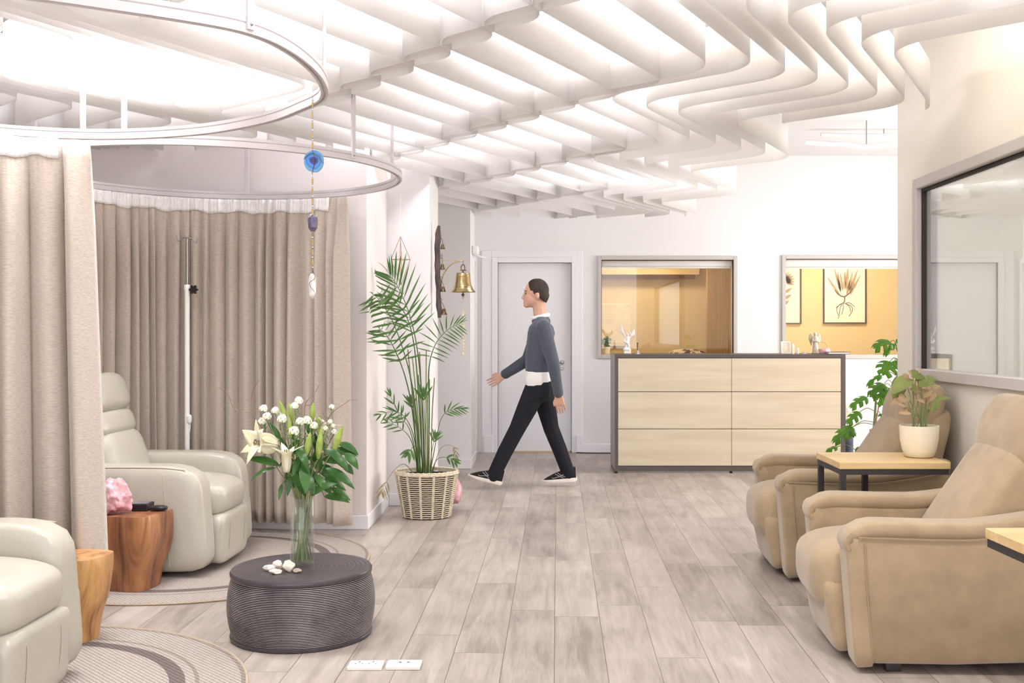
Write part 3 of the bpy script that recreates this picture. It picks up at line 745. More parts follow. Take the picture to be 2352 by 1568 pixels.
# ================================================================ TAN SUEDE RECLINERS (front = +x)
def tan_recliner(label):
    t = thing('suede_recliner', label, 'recliner', (0, 0, 0)); K = dict(parent=t, world=False)
    def top(x):   # height of the arm along its length
        u = (x + .50) / .95
        return .565 + .085 * max(0, .45 - u) ** 1.3 * 2.2 + .022 * max(0, u - .6)
    for s in (-1, 1):
        # side panel with slanted front edge
        b = B(); N = 14; rows = []
        for k in range(N + 1):
            x = -.50 + .855 * k / N
            zt = top(x) - .034
            xb = x - .045 * max(0, (x + .5) / .855)
            zb = .035 + .02 * max(0, -x / .5)
            row = []
            for yy, zz, xx in ((.285, zb, xb), (.285, zt, x), (.305, zt + .02, x), (.40, zt + .02, x), (.428, zt, x), (.432, zt - .12, x * .98), (.426, zb + .03, xb), (.40, zb, xb)):
                row.append(b.verts.new((xx, s * yy, zz)))
            rows.append(row)
        for A_, D_ in zip(rows, rows[1:]):
            for j in range(8): b.faces.new((A_[j], A_[(j + 1) % 8], D_[(j + 1) % 8], D_[j]))
        b.faces.new(rows[0]); b.faces.new(rows[-1])
        a_ = obj('armrest', b, MSUE, **K); m = a_.modifiers.new('soft', 'BEVEL'); m.width = .014; m.segments = 3; m.limit_method = 'ANGLE'; m.angle_limit = math.radians(40)
        # front strip of the arm
        b = B(); puff(b, (.338, s * .356, .285), (.040, .0745, .262), 9, 10, Ry(.075)); obj('arm_front', b, MSUE, a_, world=False)
        # padded arm top with the rolled front
        b = B(); pts = []; N = 22; prev = None
        for k in range(N + 1):
            u = k / N; x = -.50 + .865 * u
            cz = top(x) - .008
            if u > .88: cz -= (u - .88) ** 2 * 1.8
            hw = .0765; hh = .034
            if k in (0, N): hw *= .9; hh *= .82
            row = []
            for j in range(16):
                an = j * 2 * math.pi / 16; ca, sa = math.cos(an), math.sin(an)
                e = .5
                row.append(b.verts.new((x, s * (.356 + math.copysign(abs(ca) ** e, ca) * hw), cz + math.copysign(abs(sa) ** e, sa) * hh)))
            if prev:
                for j in range(16): b.faces.new((prev[j], prev[(j + 1) % 16], row[(j + 1) % 16], row[j]))
            else: b.faces.new(row)
            prev = row
        # rolled end curling down over the front strip
        for q in range(1, 7):
            row = []; th = q / 6 * math.radians(150)
            cx_, cz_ = .365 + .026 * math.sin(th), cz - .026 * (1 - math.cos(th)) - .003
            hx = math.sin(th)
            for j in range(16):
                an = j * 2 * math.pi / 16; ca, sa = math.cos(an), math.sin(an); e = .5
                l_ = math.copysign(abs(sa) ** e, sa) * (.031 - .002 * q)
                row.append(b.verts.new((cx_ + l_ * hx * .55, s * (.356 + math.copysign(abs(ca) ** e, ca) * .0765), cz_ + l_ * math.cos(th))))
            for j in range(16): b.faces.new((prev[j], prev[(j + 1) % 16], row[(j + 1) % 16], row[j]))
            prev = row
        b.faces.new(prev)
        obj('arm_pad', b, MSUE, a_, world=False)
        for pts in ([(x / 20, s * .4335, top(x / 20) - .038) for x in range(-9, 8)], [(.325, s * .4335, .51), (.318, s * .4335, .35), (.295, s * .429, .07)]):
            b = B(); tube(b, pts, .0035, 5); obj('stitching', b, MSUESEAM, a_, world=False)
    b = B()
    def seat(q):
        if q.x > .1 and q.z > 0: q.z -= .35 * (q.x - .1) ** 2
        if q.x > 0: q.x -= .05 * (max(0, -q.z) / .15) ** 2
        q.z += .02 * math.cos(q.y / .28 * 1.5) * (q.z > 0)
        return q
    puff(b, (.11, 0, .315), (.375, .279, .150), 5.0, 16, None, seat); obj('seat_cushion', b, MSUE, **K)
    b = B()
    puff(b, (.345, 0, .19), (.082, .282, .158), 7, 12, Ry(.20)); obj('footrest', b, MSUE, **K)
    b = B(); box(b, -.42, .33, -.29, .29, .05, .25, .02); obj('base', b, MSUE, **K)
    for x, y in ((.20, .36), (.20, -.36), (-.42, .36), (-.42, -.36)):
        b = B(); box(b, x - .03, x + .03, y - .02, y + .02, 0, .05, .004); obj('foot', b, MBLACK, **K)
    a = math.radians(-34)
    b = B()
    def bk(q):
        q.x += .02 * math.cos(q.y / .27 * 1.5) * (q.x > 0); return q
    puff(b, (-.275, 0, .59), (.105, .276, .28), 6, 14, Ry(a), bk); obj('back_cushion', b, MSUE, **K)
    b = B()
    def hd(q):
        q.x += .03 * math.cos(q.z / .14 * 1.4) * (q.x > 0) + .015 * math.cos(q.y / .27 * 1.5); return q
    puff(b, (-.445, 0, .895), (.082, .280, .158), 5.5, 14, Ry(math.radians(-18)), hd); obj('headrest', b, MSUE, **K)
    b = B(); puff(b, (-.44, 0, .60), (.062, .30, .33), 6, 12, Ry(math.radians(-15))); obj('back_shell', b, MSUE, **K)
    return t
r1 = tan_recliner('tan suede recliner nearest the camera, beside the cropped oak table')
r1.location = (1.605, 4.545, 0); r1.rotation_euler = (0, 0, math.radians(180 - 3))
dup(r1, (1.68, 6.06, 0), math.radians(180 - 2), 'tan suede recliner farther back, behind the oak table with the potted plant')
# ================================================================ SIDE TABLES
def side_table(label):
    t = thing('side_table', label, 'side table', (0, 0, 0)); K = dict(parent=t, world=False, smooth=False)
    b = B(); box(b, -.005, .52, -.005, .425, .68, .712, .002, 1); obj('table_top', b, MOAK, **K)
    b = B(); w_ = .027
    box(b, 0, .515, 0, w_, .653, .68); box(b, 0, .515, .42 - w_, .42, .653, .68)
    box(b, 0, w_, w_, .42 - w_, .653, .68); box(b, .515 - w_, .515, w_, .42 - w_, .653, .68)
    obj('top_frame', b, MBLACK, **K)
    for x, y in ((0, 0), (0, .42 - w_), (.225, .42 - w_)):
        b = B(); box(b, x, x + w_, y, y + w_, w_, .653); obj('leg', b, MBLACK, **K)
    b = B(); box(b, 0, .25, .42 - w_, .42, 0, w_); box(b, 0, .25, 0, w_, 0, w_); box(b, 0, w_, w_, .42 - w_, 0, w_); obj('floor_frame', b, MBLACK, **K)
    return t
t1 = side_table('oak-topped black steel side table carrying the cream plant pot')
t1.location = (1.425, 5.055, 0)
dup(t1, (1.925, 3.375, 0), math.radians(181.5), 'oak-topped black side table cropped by the right edge of the photo')
# ================================================================ STUMPS
def stump(name, label, c, r, h, m, seed, sq, neck):
    """carved stump: squarish top tapering over knots to a narrower waist"""
    b = B(); seg = 56; N = 22; off = Vector((seed * 3.3, seed * 1.9, seed))
    rings = []
    for i in range(N + 1):
        v = i / N; z = h * v
        prof = neck[0] + (1 - neck[0]) * (1 / (1 + math.exp(-(v - neck[1]) * 9)))
        ring = []
        for k in range(seg):
            an = k * 2 * math.pi / seg
            ca, sa = math.cos(an + sq[1]), math.sin(an + sq[1])
            e = sq[0] * max(.25, v) ; kk = 2 + e
            rad = 1 / (abs(ca) ** kk + abs(sa) ** kk) ** (1 / kk)
            nn = noise.noise(Vector((math.cos(an) * 1.7, math.sin(an) * 1.7, v * 1.5)) + off)
            n2 = noise.noise(Vector((math.cos(an) * 4, math.sin(an) * 4, v * 1.3)) + off)
            lo = 1 - v ** 3
            rad *= prof * (1 + (.16 * nn + .07 * n2) * lo)
            edge = 1 if v < .97 else .985
            ring.append(b.verts.new((c[0] + math.cos(an) * rad * r * edge, c[1] + math.sin(an) * rad * r * edge, z)))
        rings.append(ring)
    for A_, D_ in zip(rings, rings[1:]):
        for k in range(seg): b.faces.new((A_[k], A_[(k + 1) % seg], D_[(k + 1) % seg], D_[k]))
    b.faces.new(rings[0]); b.faces.new(rings[-1])
    o = obj(name, b, m, None, True, True, (c[0], c[1], c[2]))
    o.location = c
    o.data.transform(Matrix.Translation((0, 0, c[2])))
    return tag(o, label, 'stump table')
stump('stump_table', 'reddish-brown carved wooden stump table holding the pink stone', (-2.105, 5.535, .0095), .150, .385, MSTUMP, 3, (11, .14), (.74, .42))
stump('stump_table', 'honey-coloured wooden stump table tucked behind the front cream recliner', (-1.985, 4.60, .0095), .118, .36, MSTUMP2, 8, (2.0, .2), (.60, .35))
b = B(); rock(b, (-2.195, 5.50, .395 + .087), (.086, .072, .098), 17, .55, 5, 6)
o = obj('quartz_lamp', b, MQUARTZ, None, True, True, (-2.195, 5.50, .395)); tag(o, 'rough pink quartz block standing on the reddish stump', 'rose quartz')
t = thing('control_box', 'small black box behind the pink stone on the reddish stump', 'control box', (-2.085, 5.61, .395))
b = B(); box(b, -2.13, -2.045, 5.56, 5.66, .395, .432, .004, 2); obj('housing', b, MPLAST, t, False)
b = B(); box(b, -2.122, -2.053, 5.57, 5.65, .4318, .434, .0005, 1); obj('cover', b, mat('smoky_plastic', rgb(96, 96, 112), .15), t, False)
t = thing('remote_control', 'black oval corded remote lying at the edge of the reddish stump', 'remote control', (-1.995, 5.59, .395))
b = B(); puff(b, (-1.995, 5.585, .409), (.045, .03, .014), 2.6, 10); obj('shell', b, MPLAST, t)
b = B(); tube(b, spline([(-2.035, 5.585, .405), (-2.043, 5.59, .400), (-2.046, 5.61, .400)], 5), .003, 6); obj('cord', b, MPLAST, t)
# ================================================================ DRUM TABLE
DX, DY = -1.05, 4.705
t = thing('drum_table', 'low round drum table of dark ribbed coils, holding the glass vase', 'drum table', (DX, DY, 0))
NCOIL = 36
def coil_mat():
    m = mat('blackened_coil', rgb(84, 79, 84), .32, spec=.6); nt = m.node_tree; bb = nt.nodes['Principled BSDF']; L = nt.links.new
    tc = nd(nt, 'ShaderNodeTexCoord'); sp = nd(nt, 'ShaderNodeSeparateXYZ'); L(tc.outputs['Object'], sp.inputs[0])
    a = nd(nt, 'ShaderNodeMath', operation='MULTIPLY_ADD'); L(sp.outputs[2], a.inputs[0]); a.inputs[1].default_value = math.pi * NCOIL / .252; a.inputs[2].default_value = -math.pi * NCOIL * .018 / .252
    sn = nd(nt, 'ShaderNodeMath', operation='SINE'); L(a.outputs[0], sn.inputs[0]); ab = nd(nt, 'ShaderNodeMath', operation='ABSOLUTE'); L(sn.outputs[0], ab.inputs[0])
    n = nd(nt, 'ShaderNodeTexNoise', inp={'Scale': 9.0, 'Detail': 4.0}); L(tc.outputs['Object'], n.inputs['Vector'])
    pw = nd(nt, 'ShaderNodeMath', operation='POWER'); L(ab.outputs[0], pw.inputs[0]); pw.inputs[1].default_value = 5.0
    mu = nd(nt, 'ShaderNodeMath', operation='MULTIPLY'); L(pw.outputs[0], mu.inputs[0]); L(n.outputs['Fac'], mu.inputs[1])
    rp = nd(nt, 'ShaderNodeValToRGB'); e = rp.color_ramp.elements; e[0].position = .02; e[0].color = rgb(46, 42, 48); e[1].position = .60; e[1].color = rgb(176, 168, 164)
    L(mu.outputs[0], rp.inputs[0]); L(rp.outputs[0], bb.inputs['Base Color'])
    return m
MDRUM = coil_mat()
MDRUMT = mat('blackened_top', rgb(74, 68, 71), .34, spec=.5, var=.25, vscale=20)
b = B(); prof = []; N = NCOIL
for k in range(N * 6 + 1):
    v = k / (N * 6); z = .018 + .252 * v
    rr_ = .292 + .026 * math.sin(math.pi * min(1, max(0, v * .9 + .05))) ** .8
    prof.append((rr_ + .0042 * abs(math.sin(math.pi * v * N)) ** .7 - .0025, z))
lathe(b, prof, 96, (DX, DY, 0), True, True); obj('coiled_side', b, MDRUM, t)
b = B(); lathe(b, [(.288, .0), (.305, .004), (.307, .014), (.298, .02)], 96, (DX, DY, 0)); obj('base_rim', b, MDRUMT, t)
b = B(); prof = [(.30, .268), (.306, .274), (.307, .286), (.301, .295)]
for k in range(15 * 5 + 1):
    r_ = .292 - .29 * k / 75
    prof.append((r_, .294 + (.0016 * abs(math.sin(math.pi * k / 5)) if k < 72 else 0)))
lathe(b, prof, 96, (DX, DY, 0)); obj('table_top', b, MDRUMT, t)
# pebbles and shell pieces
for j, (px, py, h_, m, l, sd) in enumerate((
    (618, 1303, (.026, .020, .015), MSTONE, 'pale rough stone leftmost of the pieces on the drum table', 11),
    (636, 1298, (.024, .022, .021), MSTONE, 'tallest pale pinkish stone among the pieces on the drum table', 12),
    (633, 1310, (.028, .016, .012), MSTONE, 'flat pale stone lying in front of the other pieces', 13),
    (663, 1304, (.026, .022, .026), MSTONE, 'rounded white stone next to the small grey one', 14),
    (683, 1307, (.019, .016, .010), MSTONE2, 'small grey-beige pebble at the foot of the vase', 15))):
    Y = (H - .295) * F / (py + 8 - HY); p = P(px, py, Y)
    b = B(); rock(b, (p.x, Y, .2955 + h_[2] * .88), h_, sd, .5, 3, 2.4); o = obj('pebble', b, m, None, True, True, (p.x, Y, .2955)); tag(o, l, 'pebble', 'stones on the drum table')
# ================================================================ FLOOR SOCKETS
MSOCK = mat('ivory_plastic', rgb(216, 211, 203), 0.45)
def socket(x, y, label, kind):
    t = thing('floor_socket', label, 'power socket', (x, y, 0)); hw, hd_ = .069, .046
    b = B(); box(b, x - hw, x + hw, y - hd_, y + hd_, 0, .014, .003, 2); obj('plate', b, MSOCK, t, False)
    b = B(); box(b, x - hw * .78, x + hw * .82, y - hd_ * .78, y + hd_ * .78, .0138, .0152, .0006, 1); f = obj('face', b, MSOCK, t, False)
    mh = mat('socket_hole', rgb(70, 58, 50), .7)
    if kind == 0:
        for gx in (-.028, .026):
            for dx, dy, r_ in ((0, .018, .0042), (-.0135, -.004, .003), (.0135, -.004, .003)):
                b = B(); lathe(b, [(r_, .0), (r_ * .8, .0006)], 12, (x + gx + dx, y + dy, .0152)); obj('pin_hole', b, mh, f)
    else:
        for gx in (-.016, .016):
            b = B(); box(b, x + gx - .006, x + gx + .006, y + .004, y + .010, .0151, .0157); box(b, x + gx - .003, x + gx + .003, y + .010, y + .014, .0151, .0157); obj('data_port', b, mh, f)
socket((841 - VX) * 4.235 / F, 4.235, 'white floor socket with six round pin holes', 0)
socket((928 - VX) * 4.24 / F, 4.24, 'white floor plate with two small data ports', 1)
# ================================================================ RECEPTION DESK
x0, x1, y0, y1, zt = .705, 2.875, 10.03, 10.62, 1.118
t = thing('reception_desk', 'pale oak reception desk with charcoal edging and six front panels', 'reception desk', ((x0 + x1) / 2, (y0 + y1) / 2, 0))
K = dict(parent=t, smooth=False)
b = B(); box(b, x0, x1, y0, y1, zt - .032, zt, .001, 1); obj('counter_top', b, MDKFRAME, **K)
b = B(); box(b, x0, x0 + .028, y0, y1, .02, zt - .032); o = obj('end_panel', b, MDKFRAME, **K)
b = B(); box(b, x0 - .002, x0, y0 + .004, y1 - .004, .03, zt - .002); obj('side_skin', b, MDSIDE, o, False)
b = B(); box(b, x1 - .04, x1, y0, y1, .02, zt - .032); obj('end_panel', b, MDKFRAME, **K)
b = B(); box(b, x0 + .028, x1 - .04, y0 + .004, y0 + .04, .02, .066); box(b, x0 + .028, x1 - .04, y0 + .022, y0 + .04, .066, zt - .032); obj('carcass', b, MDKFRAME, **K)
xa, xb = x0 + .031, x1 - .043; xm = 1.803
zs = [.068, .422, .769, 1.083]
zs = [.069, .418, .767, 1.084]
for c_ in range(2):
    for r_ in range(3):
        b = B(); box(b, (xa, xm + .002)[c_], (xm - .002, xb)[c_], y0 + .003, y0 + .022, zs[r_] + .003, zs[r_ + 1] - .003, .001, 1); obj('front_panel', b, MOAKP, **K)
for x in (x0 + .014, xm, x1 - .02):
    for y in (y0 + .04, y1 - .04):
        b = B(); lathe(b, [(.014, 0), (.014, .02)], 12, (x, y, 0)); obj('foot', b, MBLACK, **K)
# loose cable along the end skirting
b = B(); tube(b, spline([(.40, YE - .05, .006), (.55, YE - .09, .006), (.75, YE - .10, .006), (1.1, YE - .12, .006)], 8), .006, 6)
o = obj('floor_cable', b, MBLACK, None); tag(o, 'thin dark cable running along the skirting right of the door', 'cable')
# ================================================================ DRIP STAND
ix, iy = (430 - VX) * 6.82 / F, 6.82
t = thing('drip_stand', 'white drip stand with steel hooks behind the back cream recliner', 'drip stand', (ix, iy, .0095))
zc = P(430, 655, iy).z
b = B(); lathe(b, [(.016, .07), (.016, zc), (.0165, zc)], 20, (ix, iy, 0)); o = obj('lower_pole', b, MWPLAST, t)
b = B(); lathe(b, [(.019, zc - .03), (.019, zc + .0), (.016, zc + .004)], 20, (ix, iy, 0)); obj('collar', b, MWPLAST, o)
zt_ = P(430, 548, iy).z
b = B(); lathe(b, [(.0095, zc), (.0095, zt_)], 14, (ix, iy, 0)); obj('upper_pole', b, MSTEEL, t)
s_ = iy / F
def hp(px, py): return P(px, py, iy)
b = B()
tube(b, spline([hp(406, 540), hp(407, 549), hp(412, 553), hp(417, 549), hp(421, 545), hp(430, 546), hp(438, 548), hp(443, 549), hp(447, 556), hp(452, 556), hp(454, 545)], 5), .005, 8)
obj('hook', b, MSTEEL, t)
kx = P(446, 665, iy)
b = B()
prof = []
for k in range(36):
    an = k * 2 * math.pi / 36; r_ = .026 + .006 * math.cos(6 * an)
    prof.append((math.cos(an) * r_, math.sin(an) * r_))
Ra = []
for yv in (-.011, .011): Ra.append([b.verts.new((kx.x + p_[0] * .9, kx.y + yv - .01, kx.z + p_[1])) for p_ in prof])
for k in range(36): b.faces.new((Ra[0][k], Ra[0][(k + 1) % 36], Ra[1][(k + 1) % 36], Ra[1][k]))
b.faces.new(Ra[0]); b.faces.new(Ra[1])
tube(b, [(ix + .012, iy, kx.z), (kx.x, iy, kx.z)], .006, 8)
obj('clamp_knob', b, MPLAST, t)
for k in range(5):
    an = k * 2 * math.pi / 5 + .5
    b = B(); tube(b, spline([(ix, iy, .085), (ix + math.cos(an) * .12, iy + math.sin(an) * .12, .08), (ix + math.cos(an) * .235, iy + math.sin(an) * .235, .052)], 5), .012, 8); g = obj('leg', b, MWPLAST, t)
    c_ = (ix + math.cos(an) * .235, iy + math.sin(an) * .235, .0345)
    b = B(); ball(b, c_, (.025, .025, .025), 12, 8); obj('caster', b, MPLAST, g)
ch = P(436, 962, iy)
b = B(); puff(b, (ch.x, ch.y - .01, ch.z), (.016, .012, .03), 3, 8); tube(b, spline([ch, ch + Vector((.004, -.01, -.06)), ch + Vector((-.01, -.005, -.12))], 5), .004, 6); obj('line_clamp', b, MWPLAST, t)
# ================================================================ POTTED TABLE PLANT: pot only (leaves come later)
PX_, PY_ = P(2111, 1050, 5.27).x, 5.27
t = thing('plant_pot', 'round cream ceramic pot standing on the oak side table', 'plant pot', (PX_, PY_, .712))
b = B(); lathe(b, [(.055, 0), (.068, .006), (.082, .04), (.091, .09), (.094, .15), (.094, .157), (.087, .157), (.086, .13), (.078, .125)], 48, (PX_, PY_, .712)); obj('pot_body', b, MPOT, t)
b = B(); lathe(b, [(.0865, .130), (.05, .136), (.01, .138)], 32, (PX_, PY_, .712)); obj('soil', b, MSOIL, t)
# ================================================================ BASKET AND PALM
BX, BY = -.815, 7.68
t = thing('woven_basket', 'pale woven rattan basket holding the tall palm by the white pier', 'basket', (BX, BY, 0))
def brad(z): return .166 + .056 * (z / .325)
b = B(); lathe(b, [(brad(.01) - .014, .004), (brad(.3) - .014, .30), (brad(.3) - .022, .305), (brad(.2) - .024, .2)], 48, (BX, BY, 0), True, False, 1, .88); obj('inner_pot', b, MBLK, t)
nrow = 21
wv = B()
for k in range(nrow):
    z = .012 + .298 * k / (nrow - 1)
    pts = []
    for j in range(96):
        an = j * 2 * math.pi / 96; r_ = brad(z) + .0035 * math.sin(j * 2 * math.pi / 96 * 24 + (k % 2) * math.pi)
        pts.append((BX + math.cos(an) * r_, BY + math.sin(an) * r_ * .88, z))
    tube(wv, pts, .0043, 6, False, True)
obj('weave', wv, MBASK, t)
for j in range(14):
    an = j * 2 * math.pi / 14 + .1
    b = B()
    for da in (-.016, .016):
        tube(b, [(BX + math.cos(an + da) * (brad(z) + .004), BY + math.sin(an + da) * (brad(z) + .004) * .88, z) for z in [.005 + .305 * q / 16 for q in range(17)]], [.0042 + .0022 * (q % 2) for q in range(17)], 6)
    obj('stake', b, MBASK, t)
b = B()
for dz, dr in ((.318, .004), (.330, 0)):
    pts = []
    for j in range(120):
        an = j * 2 * math.pi / 120; r_ = brad(.32) + dr + .003 * math.sin(j * 2 * math.pi / 120 * 36)
        pts.append((BX + math.cos(an) * r_, BY + math.sin(an) * r_ * .88, dz + .002 * math.cos(j * 2 * math.pi / 120 * 36)))
    tube(b, pts, .0085, 6, False, True)
obj('rim', b, MBASK, t)
b = B(); lathe(b, [(brad(.27) - .028, .275), (.08, .282), (.01, .284)], 32, (BX, BY, 0), True, True, 1, .88); obj('soil', b, MSOIL, t)
palm = thing('palm_plant', 'tall green kentia palm growing out of the rattan basket', 'palm', (BX, BY, .28))
def frond(ctrl, start, n, ll, wd, m=MPALM, up=.55, dy1=0.0, droop=0.0, sides=(1, -1), stem=.006, lmin=.35):
    """ctrl: photo pixels along the stalk; dy1: depth drift towards the tip"""
    N = len(ctrl); pts = []
    for k, (px, py) in enumerate(ctrl):
        pts.append(P(px, py, BY + dy1 * (k / (N - 1)) ** 1.3 + R.uniform(-.01, .01)))
    if pts[0].z < .42: pts[0].z = .283
    sp_ = spline(pts, 10); b = B()
    tube(b, sp_, [stem * (1 - .75 * k / (len(sp_) - 1)) for k in range(len(sp_))], 6)
    L = len(sp_) - 1
    for k in range(n):
        u = start + (1 - start) * (k + .5) / n
        q = u * L; i0 = min(int(q), L - 1); p = sp_[i0].lerp(sp_[i0 + 1], q - i0)
        tg = (sp_[min(i0 + 1, L)] - sp_[max(i0 - 1, 0)]).normalized()
        side = tg.cross(Vector((0, -1, 0)))
        if side.length < .1: side = Vector((1, 0, 0))
        side.normalize(); nrm = side.cross(tg).normalized()
        v = (u - start) / (1 - start)
        ln = ll * (lmin + (1 - lmin) * math.sin(math.pi * (.18 + .72 * v))) * R.uniform(.88, 1.08)
        for s in sides:
            d = (side * s * (1 - up * (.4 + .6 * v)) + tg * (up + .5 * v) + nrm * R.uniform(-.12, .3) + Vector((0, 0, -droop))).normalized()
            leaf(b, p, p + d * ln, nrm * .8 + Vector((0, 0, .5)), wd * R.uniform(.8, 1.1), R.uniform(-.02, .09), 6, .42, .3)
    # terminal pair
    tg = (sp_[-1] - sp_[-4]).normalized()
    leaf(b, sp_[-1], sp_[-1] + tg * ll * .5, (0, -.6, .8), wd, .05, 6, .42, .3)
    for v in b.verts:   # leaves lie against the white return wall, not through it
        if v.co.y > 7.165: v.co.x = max(v.co.x, -1.148 + .004 * math.sin(v.co.z * 90))
    return obj('frond', b, m, palm)
frond([(966, 1078), (956, 950), (938, 845), (905, 745), (872, 690), (856, 676)], .42, 14, .20, .017, up=.36, dy1=-.58, droop=.35)
frond([(976, 1078), (970, 930), (958, 800), (938, 715), (912, 655), (895, 632)], .45, 13, .28, .015, up=.52, dy1=-.20)
frond([(972, 1078), (962, 920), (952, 800), (935, 730), (905, 690), (878, 680)], .50, 10, .21, .014, up=.50, dy1=-.60)
frond([(984, 1078), (986, 940), (985, 850), (998, 795), (1025, 760), (1054, 744)], .48, 12, .15, .011, up=.35, dy1=-.06, droop=.50)
frond([(962, 1078), (948, 950), (932, 870), (910, 810), (888, 770), (872, 755)], .50, 10, .19, .015, up=.45, dy1=-.62)
frond([(964, 1078), (952, 1010), (935, 965), (910, 945), (872, 952)], .52, 6, .12, .013, up=.6, dy1=-.34, droop=.25, stem=.004)
frond([(962, 1078), (950, 1020), (938, 980), (918, 955), (895, 905)], .58, 5, .11, .013, up=.7, dy1=-.20, droop=.1, stem=.004)
frond([(962, 1078), (950, 1030), (938, 1000), (915, 980), (888, 968)], .60, 4, .10, .012, up=.7, dy1=-.26, droop=.15, stem=.004)
frond([(986, 1078), (1000, 1020), (1012, 965), (1030, 943), (1060, 938)], .62, 6, .10, .012, up=.7, dy1=.0, droop=.35, stem=.004)
frond([(980, 1078), (976, 980), (973, 910)], .86, 2, .15, .024, up=.75, dy1=-.03, stem=.005)
frond([(976, 1078), (960, 1000), (950, 950), (944, 925)], .76, 3, .11, .016, up=.8, dy1=.04, stem=.004)
frond([(986, 1078), (992, 1035), (1000, 1005)], .72, 3, .10, .016, up=.7, dy1=.02, stem=.004)
frond([(968, 1078), (961, 1040), (952, 1024), (938, 1040)], .80, 2, .11, .026, up=.5, dy1=-.12, droop=.5, stem=.005)
frond([(988, 1078), (1003, 1056), (1026, 1050), (1046, 1060)], .6, 3, .08, .020, up=.6, dy1=.05, droop=.3, stem=.004)
frond([(955, 1078), (930, 1066), (905, 1080), (884, 1112), (876, 1130)], .66, 5, .11, .010, MDRY, .6, -.40, .8, stem=.003)
frond([(990, 1078), (1012, 1030), (1040, 1024), (1048, 1045)], .66, 3, .06, .008, MDRY, .5, .03, .7, stem=.0028)
for k in range(9):
    bx = 958 + k * 4; tx = 930 + k * 9 + R.uniform(-8, 8)
    b = B(); pts = [P(bx, 1078, BY + R.uniform(-.06, .06)), P(bx * .7 + tx * .3, 960, BY + R.uniform(-.06, .06)), P(tx, R.uniform(800, 900), BY + R.uniform(-.1, .1))]
    pts[0].z = .283
    tube(b, spline(pts, 8), .0042, 6); obj('stalk', b, MSTEM if k % 4 else MDRY, palm)
b = B(); rock(b, (P(1046, 1115, 8.05).x - .04, 8.05, .115), (.085, .08, .115), 21, .5, 3, 3.2)
o = obj('quartz_block', b, MQUARTZ, None, True, True, (P(1046, 1115, 8.05).x - .04, 8.05, 0)); tag(o, 'pink quartz block on the floor, half hidden by the rattan basket', 'rose quartz')
# ================================================================ HIMMELI
hx = P(920, 600, 7.95)
t = thing('wire_himmeli', 'copper wire diamond hanging in front of the white pier above the palm', 'hanging ornament', (hx.x, 7.95, P(920, 545, 7.95).z))
MCOP = mat('copper_wire', rgb(176, 128, 96), .35, metal=.8)
tp_ = P(920, 543, 7.95); bt_ = P(921, 655, 7.95); mz = P(920, 596, 7.95).z; rr_ = 22 * 7.95 / F
mids = [Vector((hx.x + math.cos(a) * rr_, 7.95 + math.sin(a) * rr_, mz)) for a in (.05, .05 + math.pi / 2, .05 + math.pi, .05 + 1.5 * math.pi)]
b = B()
for k in range(4):
    tube(b, [tp_, mids[k]], .0022, 6); tube(b, [bt_, mids[k]], .0022, 6); tube(b, [mids[k], mids[(k + 1) % 4]], .0022, 6)
obj('wire_frame', b, MCOP, t)
b = B(); tube(b, [tp_, (tp_.x, tp_.y, 3.27)], .0008, 4); obj('thread', b, MWPLAST, t)
# ================================================================ DRIFTWOOD WITH BELLS AND THE BIG BRASS BELL
YD = 8.32
dx_ = -.844
t = thing('driftwood_bell_hanger', 'dark driftwood strip hung with four small bells on the pier edge', 'bell hanger', (dx_ + .03, YD, P(1008, 625, YD).z))
b = B(); pts = [P(px, py, YD) for px, py in ((1008, 518), (1006, 545), (1005, 600), (1006, 650), (1007, 690), (1009, 715), (1010, 730))]
tube(b, spline(pts, 6), [.010 + .012 * min(1, k / 5) * min(1, (36 - k) / 7) for k in range(37)], 8)
for v in b.verts:
    nn = noise.noise(v.co * 14); v.co.x += nn * .010; v.co.y += noise.noise(v.co * 9 + Vector((5, 0, 0))) * .02
obj('driftwood', b, MDRIFT, t)
def bell(bm, c, r, h):
    lathe(bm, [(r * .12, h), (r * .42, h * .98), (r * .52, h * .9), (r * .58, h * .6), (r * .68, h * .35), (r * .88, h * .12), (r, 0.0), (r * .95, -.002), (r * .8, h * .12), (r * .55, h * .4), (r * .45, h * .8)], 28, c, False, False)
for px, py, s_ in ((1017, 571, 1), (1016, 618, 1.1), (1018, 669, 1.05), (1020, 722, 1.25)):
    c_ = P(px, py, YD - .02); b = B(); bell(b, c_, .021 * s_, .036 * s_); ball(b, c_ + Vector((0, 0, .002)), .006, 8, 6); g = obj('small_bell', b, MDBRASS, t)
    b = B(); q0 = P(1012, py - 18 * s_ - 4, YD)
    tube(b, spline([q0, q0 + Vector((.012, -.01, .002)), c_ + Vector((0, 0, .036 * s_ + .012)), c_ + Vector((0, 0, .036 * s_))], 5), .002, 6); obj('hook', b, MDBRASS, g)
for py in (536 + 50, 590, 700 - 62, 700 - 12):
    c_ = P(1014, py, YD); b = B(); tube(b, [c_ + Vector((math.cos(a) * .008, -.012, math.sin(a) * .008)) for a in [k * math.pi / 5 for k in range(10)]], .0018, 5, False, True); obj('screw_eye', b, MDBRASS, t)
t = thing('bracket_bell', 'big polished brass bell hanging from a curved bracket right of the palm', 'bell', P(1063, 598, YD))
b = B(); tube(b, [P(1010, 598, YD), P(1069, 598, YD)], .0028, 8)
tube(b, spline([P(1013, 655, YD), P(1018, 632, YD), P(1033, 610, YD), P(1050, 601, YD), P(1062, 600, YD)], 6), .0042, 8)
obj('bracket', b, MBRASS, t)
c_ = P(1063.5, 670, YD); s_ = YD / F
b = B()
r_ = 29 * s_; h_ = 44 * s_
